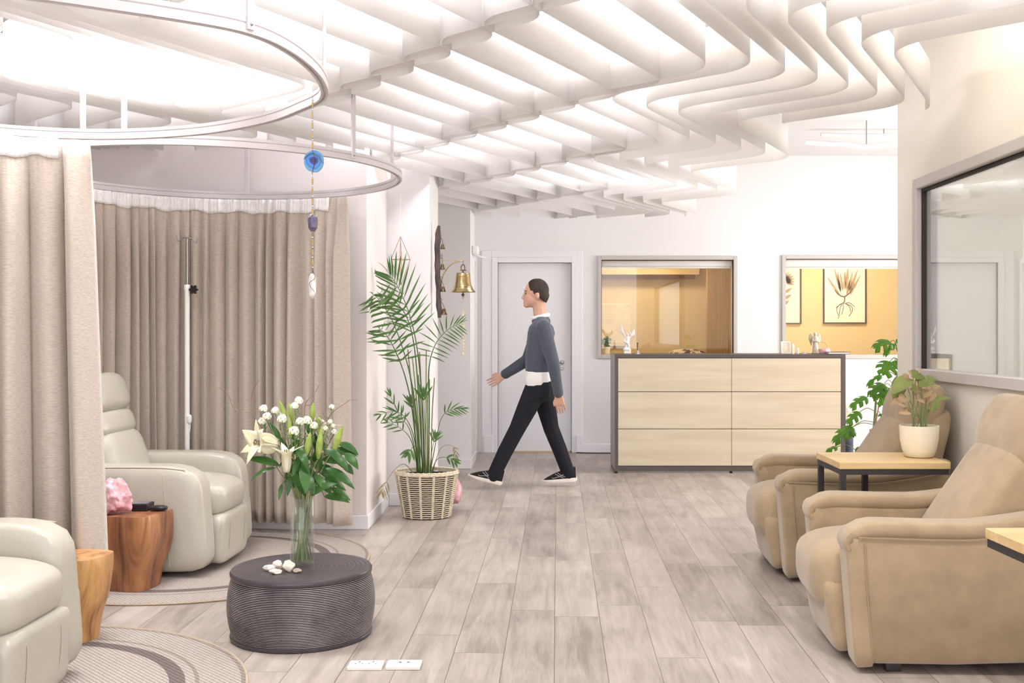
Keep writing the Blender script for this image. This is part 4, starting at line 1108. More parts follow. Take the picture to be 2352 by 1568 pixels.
lathe(b, [(r_ * .15, h_), (r_ * .5, h_ * .99), (r_ * .56, h_ * .95), (r_ * .58, h_ * .82), (r_ * .61, h_ * .55), (r_ * .68, h_ * .32), (r_ * .82, h_ * .14), (r_ * .98, h_ * .02), (r_, 0), (r_ * .97, -.003), (r_ * .9, .004), (r_ * .6, h_ * .35), (r_ * .5, h_ * .85)], 48, c_, False, False)
for v_ in (.80, .25):
    rr2 = r_ * (.585 if v_ > .5 else .745); tube(b, [c_ + Vector((math.cos(k * math.pi / 24) * rr2, math.sin(k * math.pi / 24) * rr2, h_ * v_)) for k in range(48)], .0018, 5, False, True)
obj('bell_body', b, MBRASS, t)
b = B(); tube(b, [c_ + Vector((0, 0, h_ * .97)), c_ + Vector((0, 0, h_ + .018))], .007, 8)
u0 = c_ + Vector((0, 0, h_ + .018))
tube(b, spline([u0 + Vector((-.014, 0, 0)), u0 + Vector((-.014, 0, .03)), u0 + Vector((0, 0, .046)), u0 + Vector((.014, 0, .03)), u0 + Vector((.014, 0, 0))], 5), .0038, 8)
tube(b, [u0 + Vector((-.02, 0, .002)), u0 + Vector((.026, 0, .002))], .005, 8); tube(b, [u0 + Vector((0, 0, .046)), P(1063, 598, YD)], .002, 6)
obj('shackle', b, MDBRASS, t)
b = B(); tube(b, [c_ + Vector((0, 0, h_ * .8)), c_ + Vector((0, 0, -.02))], .003, 6); ball(b, c_ + Vector((0, 0, -.024)), .013, 12, 8); tube(b, [c_ + Vector((math.cos(a) * .006, 0, -.045 + math.sin(a) * .008)) for a in [k * math.pi / 6 for k in range(12)]], .0018, 5, False, True); obj('clapper', b, MDBRASS, t)
MSHELL = mat('pale_shell_bead', rgb(232, 216, 186), .5, var=.25, vscale=60)
b = B(); tube(b, [c_ + Vector((0, 0, -.05)), P(1063, 812, YD)], .0015, 5)
rs = random.Random(4)
z = P(0, 712, YD).z; zb = P(0, 806, YD).z
while z > zb:
    ball(b, (c_.x + rs.uniform(-.004, .004), YD + rs.uniform(-.004, .004), z), (rs.uniform(.005, .010), rs.uniform(.005, .010), rs.uniform(.004, .007)), 8, 5); z -= .0075
ball(b, P(1063, 813, YD), (.011, .011, .017), 10, 7); obj('bead_pull', b, MSHELL, t)
# ================================================================ AGATE CHIME
YC = 4.09
t = thing('agate_chime', 'long beaded chime with blue agate disc and crystals hung on the near track', 'hanging chime', P(718, 240, YC))
def cz(py): return P(718, py, YC).z
cx = P(718, 400, YC).x
b = B(); tube(b, [(cx, YC, cz(222)), (cx, YC, cz(640))], .0008, 5); obj('wire', b, MDBRASS, t)
MBEADG = mat('gold_bead', rgb(168, 140, 84), .4, metal=.4); MBEADS = mat('silver_bead', rgb(190, 190, 204), .25, metal=.7)
for a0, a1 in ((230, 330), (405, 484), (545, 618)):
    py = a0; j = 0
    while py < a1:
        b = B()
        if j % 2 == 0: ball(b, (cx, YC, cz(py)), .0036, 8, 6); obj('silver_bead', b, MBEADS, t); py += 5
        else:
            tube(b, [(cx, YC, cz(py)), (cx, YC, cz(py + 13))], .0034, 8); obj('gold_bead', b, MBEADG, t); py += 18
        j += 1
def agate_mat():
    m = bpy.data.materials.new('blue_agate'); m.use_nodes = True; nt = m.node_tree; bb = nt.nodes['Principled BSDF']; L = nt.links.new
    tc = nd(nt, 'ShaderNodeTexCoord'); mp = nd(nt, 'ShaderNodeMapping'); mp.inputs['Scale'].default_value = (26, 0, 26); L(tc.outputs['Object'], mp.inputs[0])
    n = nd(nt, 'ShaderNodeTexNoise', inp={'Scale': 1.4, 'Detail': 2.0}); L(mp.outputs[0], n.inputs['Vector'])
    ln = nd(nt, 'ShaderNodeVectorMath', operation='LENGTH'); L(mp.outputs[0], ln.inputs[0])
    a = nd(nt, 'ShaderNodeMath', operation='MULTIPLY_ADD'); L(n.outputs['Fac'], a.inputs[0]); a.inputs[1].default_value = .5; L(ln.outputs['Value'], a.inputs[2])
    s = nd(nt, 'ShaderNodeMath', operation='SUBTRACT'); L(a.outputs[0], s.inputs[0]); s.inputs[1].default_value = .25
    rp = nd(nt, 'ShaderNodeValToRGB'); e = rp.color_ramp.elements
    e[0].position = .25; e[0].color = rgb(20, 10, 60); e[1].position = 1.0; e[1].color = rgb(70, 120, 160)
    for p_, c in ((.42, rgb(30, 40, 150)), (.50, rgb(50, 110, 190)), (.62, rgb(40, 100, 140)), (.75, rgb(36, 84, 130)), (.86, rgb(60, 120, 170))): q = e.new(p_); q.color = c
    L(s.outputs[0], rp.inputs[0]); L(rp.outputs[0], bb.inputs['Base Color']); bb.inputs['Roughness'].default_value = .15
    return m
c_ = P(721, 370, YC); sc_ = YC / F
b = B(); ring = []
for k in range(40):
    an = k * 2 * math.pi / 40; r_ = 22.5 * sc_ * (1 + .07 * noise.noise(Vector((math.cos(an) * 1.5, math.sin(an) * 1.5, 3)))) * (1 + .10 * abs(math.sin(an)))
    ring.append((c_.x + math.cos(an) * r_, c_.z + math.sin(an) * r_))
f_ = [b.verts.new((x, YC - .004, z)) for x, z in ring]; k_ = [b.verts.new((x, YC + .004, z)) for x, z in ring]
b.faces.new(f_); b.faces.new(k_)
for k in range(40): b.faces.new((f_[k], f_[(k + 1) % 40], k_[(k + 1) % 40], k_[k]))
o = obj('agate_disc', b, agate_mat(), t); o.data.transform(Matrix.Translation(-(c_ - t.location))); o.location = c_ - t.location
b = B(); tube(b, spline([(cx, YC - .006, cz(340)), (c_.x + .004, YC - .007, cz(370)), (cx - .002, YC - .006, cz(400))], 6), .0009, 5); tube(b, spline([(c_.x - .038, YC - .006, cz(366)), (c_.x - .01, YC - .007, cz(352)), (c_.x + .02, YC - .007, cz(362)), (c_.x + .040, YC - .006, cz(376))], 6), .0009, 5); obj('wire_wrap', b, MDBRASS, o)
def crystal(py0, py1, wpx, px, m, seed, tip):
    b = B(); n = 6; rg = []
    hts = ((0, .45), (.12, .9), (.3, 1.0), (.75, .92), (.86, .7 if not tip else .8), (1.0, .4 if not tip else .05))
    rs = random.Random(seed); ks = [rs.uniform(.85, 1.1) for _ in range(n)]
    for v, r_ in hts:
        z = cz(py0 + (py1 - py0) * v); c0 = P(px, 400, YC).x
        rg.append([b.verts.new((c0 + math.cos(k * 2 * math.pi / n + .3) * r_ * wpx * sc_ * ks[k] * rs.uniform(.93, 1.07), YC + math.sin(k * 2 * math.pi / n + .3) * r_ * wpx * sc_ * ks[k], z + rs.uniform(-.002, .002))) for k in range(n)])
    for A_, D_ in zip(rg, rg[1:]):
        for k in range(n): b.faces.new((A_[k], A_[(k + 1) % n], D_[(k + 1) % n], D_[k]))
    b.faces.new(rg[0]); b.faces.new(rg[-1])
    return b
o = obj('amethyst_piece', crystal(494, 532, 11, 718.5, None, 5, False), mat('purple_stone', rgb(98, 90, 116), .5, var=.5, vscale=60), t, False)
b = B(); tube(b, [(cx, YC, cz(490)), (cx - .012, YC - .012, cz(500)), (cx + .012, YC - .016, cz(500)), (cx, YC, cz(490))], .0016, 5); obj('silver_cap', b, MBEADS, o)
o = obj('clear_crystal', crystal(628, 686, 8.5, 718, None, 9, True), mat('milky_crystal', rgb(236, 230, 226), .12, trans=.35, ior=1.5, var=.12, vscale=40), t, False)
b = B(); tube(b, spline([(cx, YC, cz(622)), (cx + .012, YC - .012, cz(638)), (cx - .010, YC - .016, cz(652)), (cx + .013, YC - .010, cz(672))], 6), .001, 5); obj('wire_wrap', b, MDBRASS, o)
# ================================================================ VASE AND FLOWERS
VX_, VY_ = P(695, 1300, 4.74).x, 4.74
ZV = .2965
t = thing('glass_vase', 'tall clear glass cylinder vase of cut stems on the drum table', 'vase', (VX_, VY_, ZV))
b = B(); lathe(b, [(.050, 0), (.053, .004), (.053, .298), (.0512, .300), (.0494, .298), (.0494, .016), (.048, .014), (.002, .014)], 48, (VX_, VY_, ZV), True, True); obj('glass_body', b, MGLASS, t)
b = B(); lathe(b, [(.0488, .0145), (.0490, .02), (.0490, .215), (.002, .215)], 40, (VX_, VY_, ZV)); obj('water', b, MWATER, t)
def V(px, py, dy=0.0): return P(px, py, VY_ + dy)
rf = random.Random(21)
GF = 'flowers in the glass vase'
def stem_path(top, lean=0.0):
    a = rf.uniform(0, 6.28); r_ = rf.uniform(.004, .038)
    foot = Vector((VX_ - (top.x - VX_) * .12 + math.cos(a) * r_, VY_ + math.sin(a) * r_, ZV + .018))
    neck = Vector((VX_ + max(-.034, min(.034, (top.x - VX_) * .3)) + rf.uniform(-.01, .01), VY_ + max(-.03, min(.03, (top.y - VY_) * .3)) + rf.uniform(-.012, .012), ZV + .298))
    mid = neck.lerp(top, .55) + Vector((0, 0, .03))
    return [foot, neck, mid, top]
def flower(name, label, cat, top, m=MSTEM, r=.0032):
    pth = spline(stem_path(top), 9)
    t = thing(name, label, cat, pth[0], 0, GF)
    b = B(); tube(b, pth, [r * (1 - .35 * k / (len(pth) - 1)) for k in range(len(pth))], 6); obj('stem', b, m, t)
    return t, pth
def petal(bm, base, axis, side, L, w, flare, seg=10):
    """broad recurved lily petal with real curvature"""
    axis = Vector(axis).normalized(); side = Vector(side); side = (side - axis * side.dot(axis)).normalized(); wv = axis.cross(side)
    prev = None
    for k in range(seg + 1):
        u = k / seg; out = .012 + .10 * u ** 1.4 * L * 3 * .3 + flare * max(0, u - .62) ** 1.5 * 3.2 * L
        up_ = L * (u - .22 * max(0, u - .7) * flare * 2)
        c = Vector(base) + axis * up_ + side * out
        hw = w * .5 * (math.sin(math.pi * min(1, .12 + .88 * u)) ** .7 if u < .999 else .02)
        row = [bm.verts.new(c + wv * (hw * q) - side * (.25 * hw * q * q) ) for q in (-1, -.5, 0, .5, 1)]
        if prev:
            for j in range(4): bm.faces.new((prev[j], prev[j + 1], row[j + 1], row[j]))
        prev = row
def lily(label, base, axis, L, flare, w):
    t, pth = flower('white_lily', label, 'lily', base)
    ax = Vector(axis).normalized(); s0 = ax.orthogonal().normalized()
    for k in range(6):
        s = Matrix.Rotation(k * math.pi / 3 + .3, 3, ax) @ s0
        b = B(); petal(b, base, ax, s, L * (1 if k % 2 else .94), w * (1 if k % 2 else .8), flare); o = obj('petal', b, MPETAL, t)
        md = o.modifiers.new('thick', 'SOLIDIFY'); md.thickness = .0012
    b = B()
    for k in range(6):
        s = Matrix.Rotation(k * math.pi / 3, 3, ax) @ s0
        tube(b, [base, base + ax * L * .72 + s * .010], .0009, 4); ball(b, base + ax * L * .74 + s * .010, (.003, .003, .006), 6, 4)
    obj('stamens', b, MTWIG, t)
lily('open white lily blooming at the left side of the bouquet', V(634, 1024, -.04), (-.66, -.62, .22), .14, .75, .105)
lily('half-open cream lily standing upright at the front of the bouquet', V(659, 1083, -.09), (.02, -.1, 1), .125, .55, .042)
lily('pale open lily behind the buds near the top right of the bouquet', V(735, 1010, .06), (.35, .2, 1), .10, .6, .05)
for px, py, tx, ty, dy, w, l in (
    (658, 962, 641, 919, .03, .020, 'tall green lily bud highest at the upper left of the bouquet'),
    (672, 968, 664, 925, .05, .020, 'green lily bud right beside the tallest one'),
    (668, 1005, 664, 958, -.01, .018, 'slim green lily bud below the two tallest ones'),
    (716, 968, 720, 924, .04, .021, 'brownish green lily bud at the top right of centre'),
    (731, 995, 730, 952, .05, .020, 'pale green lily bud behind the front right bud'),
    (704, 1046, 713, 992, -.07, .024, 'fat green lily bud left of the two front buds'),
    (731, 1053, 738, 983, -.08, .025, 'longest green lily bud at the front of the bouquet'),
    (767, 1035, 787, 978, -.03, .027, 'green lily bud leaning right over the dark leaves')):
    base = V(px, py, dy); tip = V(tx, ty, dy - .01)
    t, pth = flower('lily_bud', l, 'lily bud', base)
    ax = (tip - base); L = ax.length
    M_ = Matrix.Translation(base) @ ax.to_track_quat('Z', 'Y').to_matrix().to_4x4()
    b = B(); prof = []; seg = 18; rows = []
    for k in range(13):
        u = k / 12; rr_ = w * .62 * (math.sin(math.pi * (.10 + .86 * u)) ** .8) * (1.05 - .25 * u) if k < 12 else .0012
        rows.append([b.verts.new(M_ @ Vector((math.cos(j * 2 * math.pi / seg) * rr_ * (1 + .07 * math.cos(3 * j * 2 * math.pi / seg)), math.sin(j * 2 * math.pi / seg) * rr_ * (1 + .07 * math.cos(3 * j * 2 * math.pi / seg)), L * u))) for j in range(seg)])
    for A_, D_ in zip(rows, rows[1:]):
        for j in range(seg): b.faces.new((A_[j], A_[(j + 1) % seg], D_[(j + 1) % seg], D_[j]))
    b.faces.new(rows[0]); b.faces.new(rows[-1]); obj('bud', b, MBUD, t)
    b = B()
    for k in range(3):
        a = rf.uniform(0, 6.28); p0 = pth[-6 - k * 3]
        leaf(b, p0, p0 + Vector((math.cos(a) * .05, math.sin(a) * .05, .05)), (0, 0, 1), .013, .1)
    obj('stem_leaves', b, MLEAF, t)
for px, py, s_, dy in ((605, 938, 1, .02), (613, 956, 1.05, -.01), (601, 968, .95, .03), (632, 943, 1, .04), (648, 962, 1.2, .0), (651, 950, .9, .05), (686, 920, 1.05, .03), (677, 932, .95, .0), (689, 968, 1.1, -.03), (705, 966, 1.15, -.01), (675, 990, 1.25, -.06), (721, 978, 1.0, .0), (762, 934, .65, .04), (758, 968, .6, .03), (765, 978, .6, .05), (748, 984, .7, .02), (767, 992, .75, .04)):
    c_ = V(px, py, dy)
    t, pth = flower('white_filler_flower', 'sprig with a round head of tiny white blossoms in the vase', 'white blossom sprig', c_ - Vector((0, 0, .012)), MSTEM, .0018)
    b = B(); r0_ = .0165 * s_
    for k in range(26):
        z = 1 - 2 * (k + .5) / 26; a = k * 2.39996; q = Vector((math.cos(a) * math.sqrt(1 - z * z), math.sin(a) * math.sqrt(1 - z * z), z))
        if z < -.55: continue
        p = c_ + q * r0_ * rf.uniform(.85, 1.1)
        u = q.orthogonal().normalized(); w2 = q.cross(u)
        for j in range(5):
            d = u * math.cos(j * 1.2566) + w2 * math.sin(j * 1.2566)
            leaf(b, p, p + d * .0075 * s_ + q * .001, q, .0062 * s_, 0, 3, .55, .1)
        ball(b, p + q * .001, .0012, 5, 4)
    obj('blossom_head', b, MWHITE, t)
    b = B()
    for k in range(30):
        i0 = len(pth) - 2 - int(k * .5); p = pth[max(12, i0)]; a = rf.uniform(0, 6.28)
        leaf(b, p, p + Vector((math.cos(a) * .022, math.sin(a) * .022, .018)) * rf.uniform(.7, 1.4), (0, 0, 1), .0040, .1, 3)
    obj('needle_leaves', b, MPALM, t)
def twig(label, pts, side=()):
    q = [V(*p_) for p_ in pts]
    st = stem_path(q[0]); pth = spline(st[:2] + q, 7)
    t = thing('curly_twig', label, 'twig', pth[0], 0, GF)
    b = B(); tube(b, pth, [.0026 * (1 - .6 * k / (len(pth) - 1)) for k in range(len(pth))], 6)
    obj('main_twig', b, MTWIG, t)
    for s in side:
        b = B(); q2 = spline([V(*p_) for p_ in s], 6); tube(b, q2, [.0017 * (1 - .5 * k / (len(q2) - 1)) for k in range(len(q2))], 5); obj('side_twig', b, MTWIG, t)
twig('bare curly twig reaching far left over the recliner arm', [(640, 1080, 0), (612, 1020, .02), (602, 985, .02), (592, 970, .0), (577, 950, -.01), (575, 945, 0), (555, 945, .0), (535, 935, .01), (527, 912, .01), (515, 896, .0), (498, 889, .0)], [[(575, 945, 0), (577, 920, .01), (580, 900, .0), (584, 890, .0), (595, 873, .01)], [(575, 945, 0), (582, 936, .0), (596, 943, -.01), (601, 965, -.01)]])
twig('bare twig rising above the buds at the top of the bouquet', [(700, 1010, .06), (699, 955, .06), (701, 930, .06), (708, 917, .05), (720, 906, .05), (727, 896, .06), (733, 882, .06)], [[(701, 930, .06), (712, 930, .05), (718, 920, .05), (723, 914, .05)]])
twig('bare twig slanting up to the right past the curtain edge', [(722, 1000, .02), (735, 975, .02), (752, 965, .03), (760, 950, .03), (775, 938, .03), (795, 925, .04), (805, 918, .03), (820, 919, .03)], [[(752, 965, .03), (742, 950, .03), (741, 946, .03)]])
# leafy greenery: three leafy branches carrying the big dark leaves
def branch(label, top, lv):
    t, pth = flower('leafy_branch', label, 'foliage branch', V(*top), MSTEM, .0036)
    for (bx, by, bd), (tx, ty, td), w_, be in lv:
        b = B(); a_ = V(bx, by, bd); c_ = V(tx, ty, td)
        j = min(pth[14:], key=lambda q: (q - a_).length)
        tube(b, [j, j.lerp(a_, .6) + Vector((0, 0, .006)), a_], .0016, 5)
        leaf(b, a_, c_, (.15, -.65, .75), w_ * 1.05, be, 12, .40, .18); obj('leaf', b, MLEAF, t)
branch('leafy branch with long dark leaves spreading left of the vase', (655, 1050, -.02), [((642, 1068, -.05), (562, 1053, -.10), .044, .06), ((634, 1074, -.02), (575, 1105, -.05), .020, .18), ((660, 1070, -.05), (700, 1140, -.06), .034, .05), ((648, 1110, -.02), (640, 1150, -.04), .018, .05), ((645, 1010, .02), (612, 965, .03), .026, .05)])
branch('leafy branch with arching leaves in the middle front of the bouquet', (690, 1020, -.02), [((677, 1024, -.06), (710, 1088, -.11), .036, .22), ((697, 1064, -.08), (703, 1136, -.13), .044, .08), ((700, 1030, 0), (690, 1090, .0), .04, .1), ((712, 1075, .0), (724, 1125, .0), .036, .1), ((690, 1080, .02), (672, 1125, .03), .034, .1), ((705, 1000, .03), (740, 1050, .05), .03, .1), ((716, 1100, .02), (700, 1140, .0), .03, .1), ((668, 1090, -.04), (660, 1140, -.06), .026, .06), ((680, 1065, .0), (655, 1110, .02), .034, .1), ((690, 1045, -.05), (672, 1095, -.09), .028, .1), ((705, 1085, -.05), (722, 1140, -.09), .034, .1), ((660, 1040, .03), (640, 1000, .04), .026, .05), ((676, 1010, .02), (668, 985, .02), .022, .05)])
branch('leafy branch with broad glossy leaves spreading right of the vase', (745, 1045, 0), [((747, 1030, -.05), (798, 1082, -.08), .036, .16), ((762, 1035, .02), (822, 1048, .02), .046, .10), ((775, 1018, .03), (824, 1046, .03), .038, .16), ((792, 1040, -.01), (823, 1078, -.02), .042, .08), ((748, 1075, -.06), (815, 1124, -.09), .046, .10), ((744, 1090, -.03), (795, 1128, -.04), .042, .06), ((715, 1138, -.07), (778, 1110, -.10), .046, .12), ((745, 1140, -.03), (804, 1155, -.03), .044, .14), ((768, 1045, -.03), (800, 1082, -.05), .046, .08), ((785, 1065, .02), (812, 1090, .03), .04, .08), ((760, 1120, .0), (806, 1150, .0), .036, .05), ((740, 1055, .03), (790, 1065, .05), .05, .1), ((720, 1060, .0), (745, 1020, -.02), .034, .1), ((728, 1110, -.04), (770, 1118, -.07), .04, .12), ((725, 1090, -.05), (750, 1130, -.09), .036, .1), ((760, 1060, .04), (800, 1030, .05), .04, .1), ((735, 1100, .03), (760, 1135, .05), .05, .1), ((732, 1070, .04), (775, 1100, .06), .05, .1), ((738, 1072, -.05), (728, 1040, -.07), .02, .1)])
branch('leafy branch of dark leaves at the back of the bouquet', (705, 1010, .07), [((690, 1010, .06), (660, 1060, .09), .045, .1), ((715, 1010, .07), (755, 1040, .10), .045, .1), ((700, 1050, .06), (665, 1100, .08), .045, .1), ((712, 1050, .07), (745, 1095, .09), .045, .1), ((700, 1080, .05), (690, 1135, .06), .04, .1), ((680, 1040, .05), (640, 1075, .07), .03, .1), ((715, 1000, .06), (700, 965, .07), .03, .1)])
# ================================================================ SYNGONIUM IN THE CREAM POT
t = thing('syngonium_plant', 'bushy plant with pinkish green arrow leaves in the cream pot', 'potted plant', (PX_, PY_, .85))
def arrow_leaf(bm, base, tip, nrm, w):
    base, tip = Vector(base), Vector(tip); d = tip - base; L = d.length; tdir = d.normalized(); n = Vector(nrm); n = (n - tdir * n.dot(tdir)).normalized(); s = tdir.cross(n)
    prof = [(-.22, .34, .0), (-.10, .44, .10), (.08, .50, .12), (.30, .47, .10), (.55, .34, .06), (.80, .15, .0)]
    for sg in (1, -1):
        prev = [bm.verts.new(base + s * sg * .0), ]
        rowp = None
        for u, hw, cup in prof:
            c = base + tdir * max(0, u) * L + n * (.10 * L * math.sin(math.pi * max(0, u)))
            e = base + tdir * u * L + s * sg * hw * w + n * (cup * w * .6 - .06 * L * u)
            row = (bm.verts.new(c), bm.verts.new(c.lerp(e, .55) + n * .04 * w), bm.verts.new(e))
            if rowp:
                bm.faces.new((rowp[0], rowp[1], row[1], row[0])); bm.faces.new((rowp[1], rowp[2], row[2], row[1]))
            rowp = row
        tp2 = bm.verts.new(tip - n * .05 * L); bm.faces.new((rowp[0], rowp[1], tp2)); bm.faces.new((rowp[1], rowp[2], tp2))
rsyn = random.Random(3)
def S(px, py, dy): return P(px, py, PY_ + dy)
lv = [((2098, 860), (2128, 868), .0, .060, 0), ((2080, 875), (2045, 905), -.04, .075, 0), ((2105, 862), (2085, 850), .02, .05, 1), ((2112, 880), (2150, 878), -.03, .06, 0), ((2105, 858), (2120, 846), .03, .04, 1), ((2068, 890), (2050, 918), .0, .05, 0), ((2140, 890), (2160, 885), .02, .045, 1), ((2120, 905), (2142, 895), -.03, .05, 1), ((2078, 912), (2066, 925), -.05, .045, 1), ((2062, 920), (2043, 930), -.03, .03, 1), ((2078, 930), (2062, 928), -.06, .036, 1), ((2110, 918), (2125, 925), -.06, .036, 1), ((2150, 915), (2187, 912), -.02, .032, 0), ((2085, 945), (2064, 948), -.07, .045, 1), ((2135, 935), (2160, 945), -.02, .035, 1), ((2095, 890), (2110, 895), -.05, .05, 0), ((2130, 870), (2155, 872), .05, .05, 0), ((2088, 868), (2066, 870), .05, .05, 1), ((2118, 895), (2095, 905), .03, .05, 1), ((2140, 905), (2130, 925), .0, .04, 1), ((2150, 925), (2140, 948), -.04, .03, 0)]
for k, ((bx, by), (tx, ty), dy, w_, ty_) in enumerate(lv):
    base = S(bx, by, dy); tip = S(tx, ty, dy - rsyn.uniform(.0, .03))
    b = B(); a = rsyn.uniform(0, 6.28); foot = Vector((PX_ + math.cos(a) * .03 + (bx - 2111) * .0002, PY_ + math.sin(a) * .03, .848))
    tube(b, spline([foot, foot.lerp(base, .55) + Vector(((foot.x - base.x) * .12, 0, .015)), base], 6), .0022, 5); st = obj('leaf_stalk', b, MSTEM, t)
    b = B(); arrow_leaf(b, base, tip, (rsyn.uniform(-.4, .4), -.55, .8), w_ * 1.25); obj('leaf', b, MSYNP if ty_ else MSYN, st)
# ================================================================ SPLIT-LEAF CLIMBER BEHIND THE BACK TAN RECLINER
YM = 7.1
mx_, my_ = P(1985, 1100, YM).x, 7.15
t = thing('monstera_plant', 'leggy split-leaf climber on canes behind the back tan recliner', 'climbing plant', (mx_, my_, .26))
def Mo(px, py, dy=0.0): return P(px, py, YM + dy)
b = B(); tube(b, spline([Vector((mx_ - .02, my_, .27)), Mo(1967, 1040), Mo(1978, 1028), Mo(1995, 1018), Mo(2005, 1000), Mo(2008, 975), Mo(2010, 945), Mo(2012, 920)], 6), [.013 - .00014 * k for k in range(43)], 8); obj('main_stem', b, MSTEM, t)
b = B(); tube(b, spline([Mo(1995, 1018), Mo(2020, 990), Mo(2040, 930), Mo(2050, 880), Mo(2062, 860), Mo(2066, 830), Mo(2064, 810), Mo(2055, 790)], 6), .006, 8); obj('main_stem', b, MSTEM, t)
MCANE = mat('pinkish_cane', rgb(186, 142, 122), .6)
for a0, a1 in (((1990, 1100), (2027, 880)), ((2002, 1100), (2044, 890)), ((1984, 1100), (1999, 985))):
    p0 = Mo(*a0); p1 = Mo(*a1); d_ = (p0 - p1) / (p0.z - p1.z); p0 = p1 - d_ * (p1.z - .28)
    b = B(); tube(b, [p0, p1], .0045, 6); obj('support_cane', b, MCANE, t)
def split_leaf(bm, base, tip, nrm, w, lobes=3):
    """broad blade with a solid middle and deep notches between a few wide fingers"""
    base, tip = Vector(base), Vector(tip); d = tip - base; L = d.length; tdir = d.normalized(); n = Vector(nrm); n = (n - tdir * n.dot(tdir)).normalized(); s = tdir.cross(n)
    def mid(u): return base + tdir * u * L + n * (.14 * L * math.sin(math.pi * min(1, max(0, u))))
    def hw(u): return w * .5 * (math.sin(math.pi * min(1, (u + .16) / 1.16) ** .72) ** .6)
    for sg in (1, -1):
        prev = None
        for k in range(lobes * 4 + 1):
            u = k / (lobes * 4)
            row = (bm.verts.new(mid(u)), bm.verts.new(mid(u) + s * sg * hw(u) * .40 - n * .02 * w))
            if prev: bm.faces.new((prev[0], prev[1], row[1], row[0]))
            prev = row
        for k in range(lobes):
            u0, u1 = k / lobes, (k + .70) / lobes
            pr = None
            for j in range(5):
                v = j / 4; f = .40 + .62 * v; sh = .10 * v; nar = .10 * v * v
                a_ = u0 + (u1 - u0) * nar + sh; c_ = u1 - (u1 - u0) * nar + sh
                row = (bm.verts.new(mid(a_) + s * sg * hw(min(.97, u0 + .05)) * f * (.94 if j == 4 else 1) - n * (.02 + .20 * v * v) * w), bm.verts.new(mid(min(1.02, c_)) + s * sg * hw(min(.97, u1)) * f - n * (.02 + .20 * v * v) * w))
                if pr: bm.faces.new((pr[0], pr[1], row[1], row[0]))
                pr = row
for (bx, by), (tx, ty), w_, dy, st_ in (
    ((2045, 785), (2005, 800), .15, -.03, (2060, 795)), ((2055, 790), (2028, 820), .06, -.02, (2060, 800)), ((2058, 782), (2074, 778), .06, .0, (2058, 795)), ((2044, 830), (2028, 862), .20, -.02, (2064, 830)), ((2055, 828), (2062, 850), .10, .02, (2064, 835)),
    ((2024, 862), (1988, 890), .06, .05, (2058, 862)), ((2030, 882), (1998, 912), .17, -.04, (2050, 880)), ((2028, 888), (2030, 935), .16, -.05, (2048, 890)), ((1990, 912), (1952, 938), .11, .0, (2012, 925)), ((1974, 946), (1945, 975), .11, .0, (2010, 945)), ((1958, 980), (1912, 1018), .13, -.05, (2008, 970)), ((1950, 985), (1962, 1005), .09, -.02, (2008, 975)), ((1922, 1026), (1896, 1040), .06, -.06, (1968, 1035)), ((2022, 950), (2028, 965), .05, .03, (2012, 955))):
    base = Mo(bx, by, dy); tip = Mo(tx, ty, dy - .03)
    b = B(); q0 = Mo(*st_); tube(b, spline([q0, q0.lerp(base, .5) + Vector((0, 0, .025)), base], 6), .0026, 6); st = obj('leaf_stalk', b, MSTEM, t)
    b = B(); split_leaf(b, base, tip, (-.2, -.7, .65), w_ * .8, 3 if w_ > .1 else 2); o = obj('leaf', b, MMON, st)
    md = o.modifiers.new('thick', 'SOLIDIFY'); md.thickness = .0012
t = thing('floor_pot', 'dark planter of the split-leaf climber, behind the back tan recliner', 'plant pot', (mx_, my_, 0))
b = B(); lathe(b, [(.10, 0), (.13, .26), (.135, .28), (.122, .28), (.118, .25)], 32, (mx_, my_, 0)); obj('pot_body', b, MPOT, t)
b = B(); lathe(b, [(.1185, .255), (.01, .265)], 24, (mx_, my_, 0)); obj('soil', b, MSOIL, t)
# ================================================================ THE WALKING PERSON
YP = 9.1
def W(px, py, dy=0.0):
    q = P(px, py, YP); return Vector((q.x, YP + dy, q.z))
MSKIN = mat('skin', rgb(206, 160, 138), .55, sss=.1)
MSWEAT = mat('charcoal_blue_sweater', rgb(84, 88, 98), .9, spec=.1, var=.12, vscale=60, sheen=.2)
MTROU = mat('black_trousers', rgb(44, 44, 50), .9, spec=.1, var=.2, vscale=30)
MSHIRT = mat('white_shirt', rgb(236, 232, 228), .85, spec=.1)
MHAIR = mat('dark_brown_hair', rgb(58, 42, 36), .7, var=.4, vscale=60)
legs = {'near': [W(1234, 886, -.085), W(1187, 985, -.09), W(1134, 1085, -.09)], 'far': [W(1243, 886, .085), W(1266, 985, .085), W(1306, 1084, .08)]}
arms = {'near': [W(1248, 752, -.175), W(1270, 832, -.215), W(1282, 902, -.20)], 'far': [W(1238, 754, .175), W(1211, 828, .205), W(1157, 862, .18)]}
b = B()
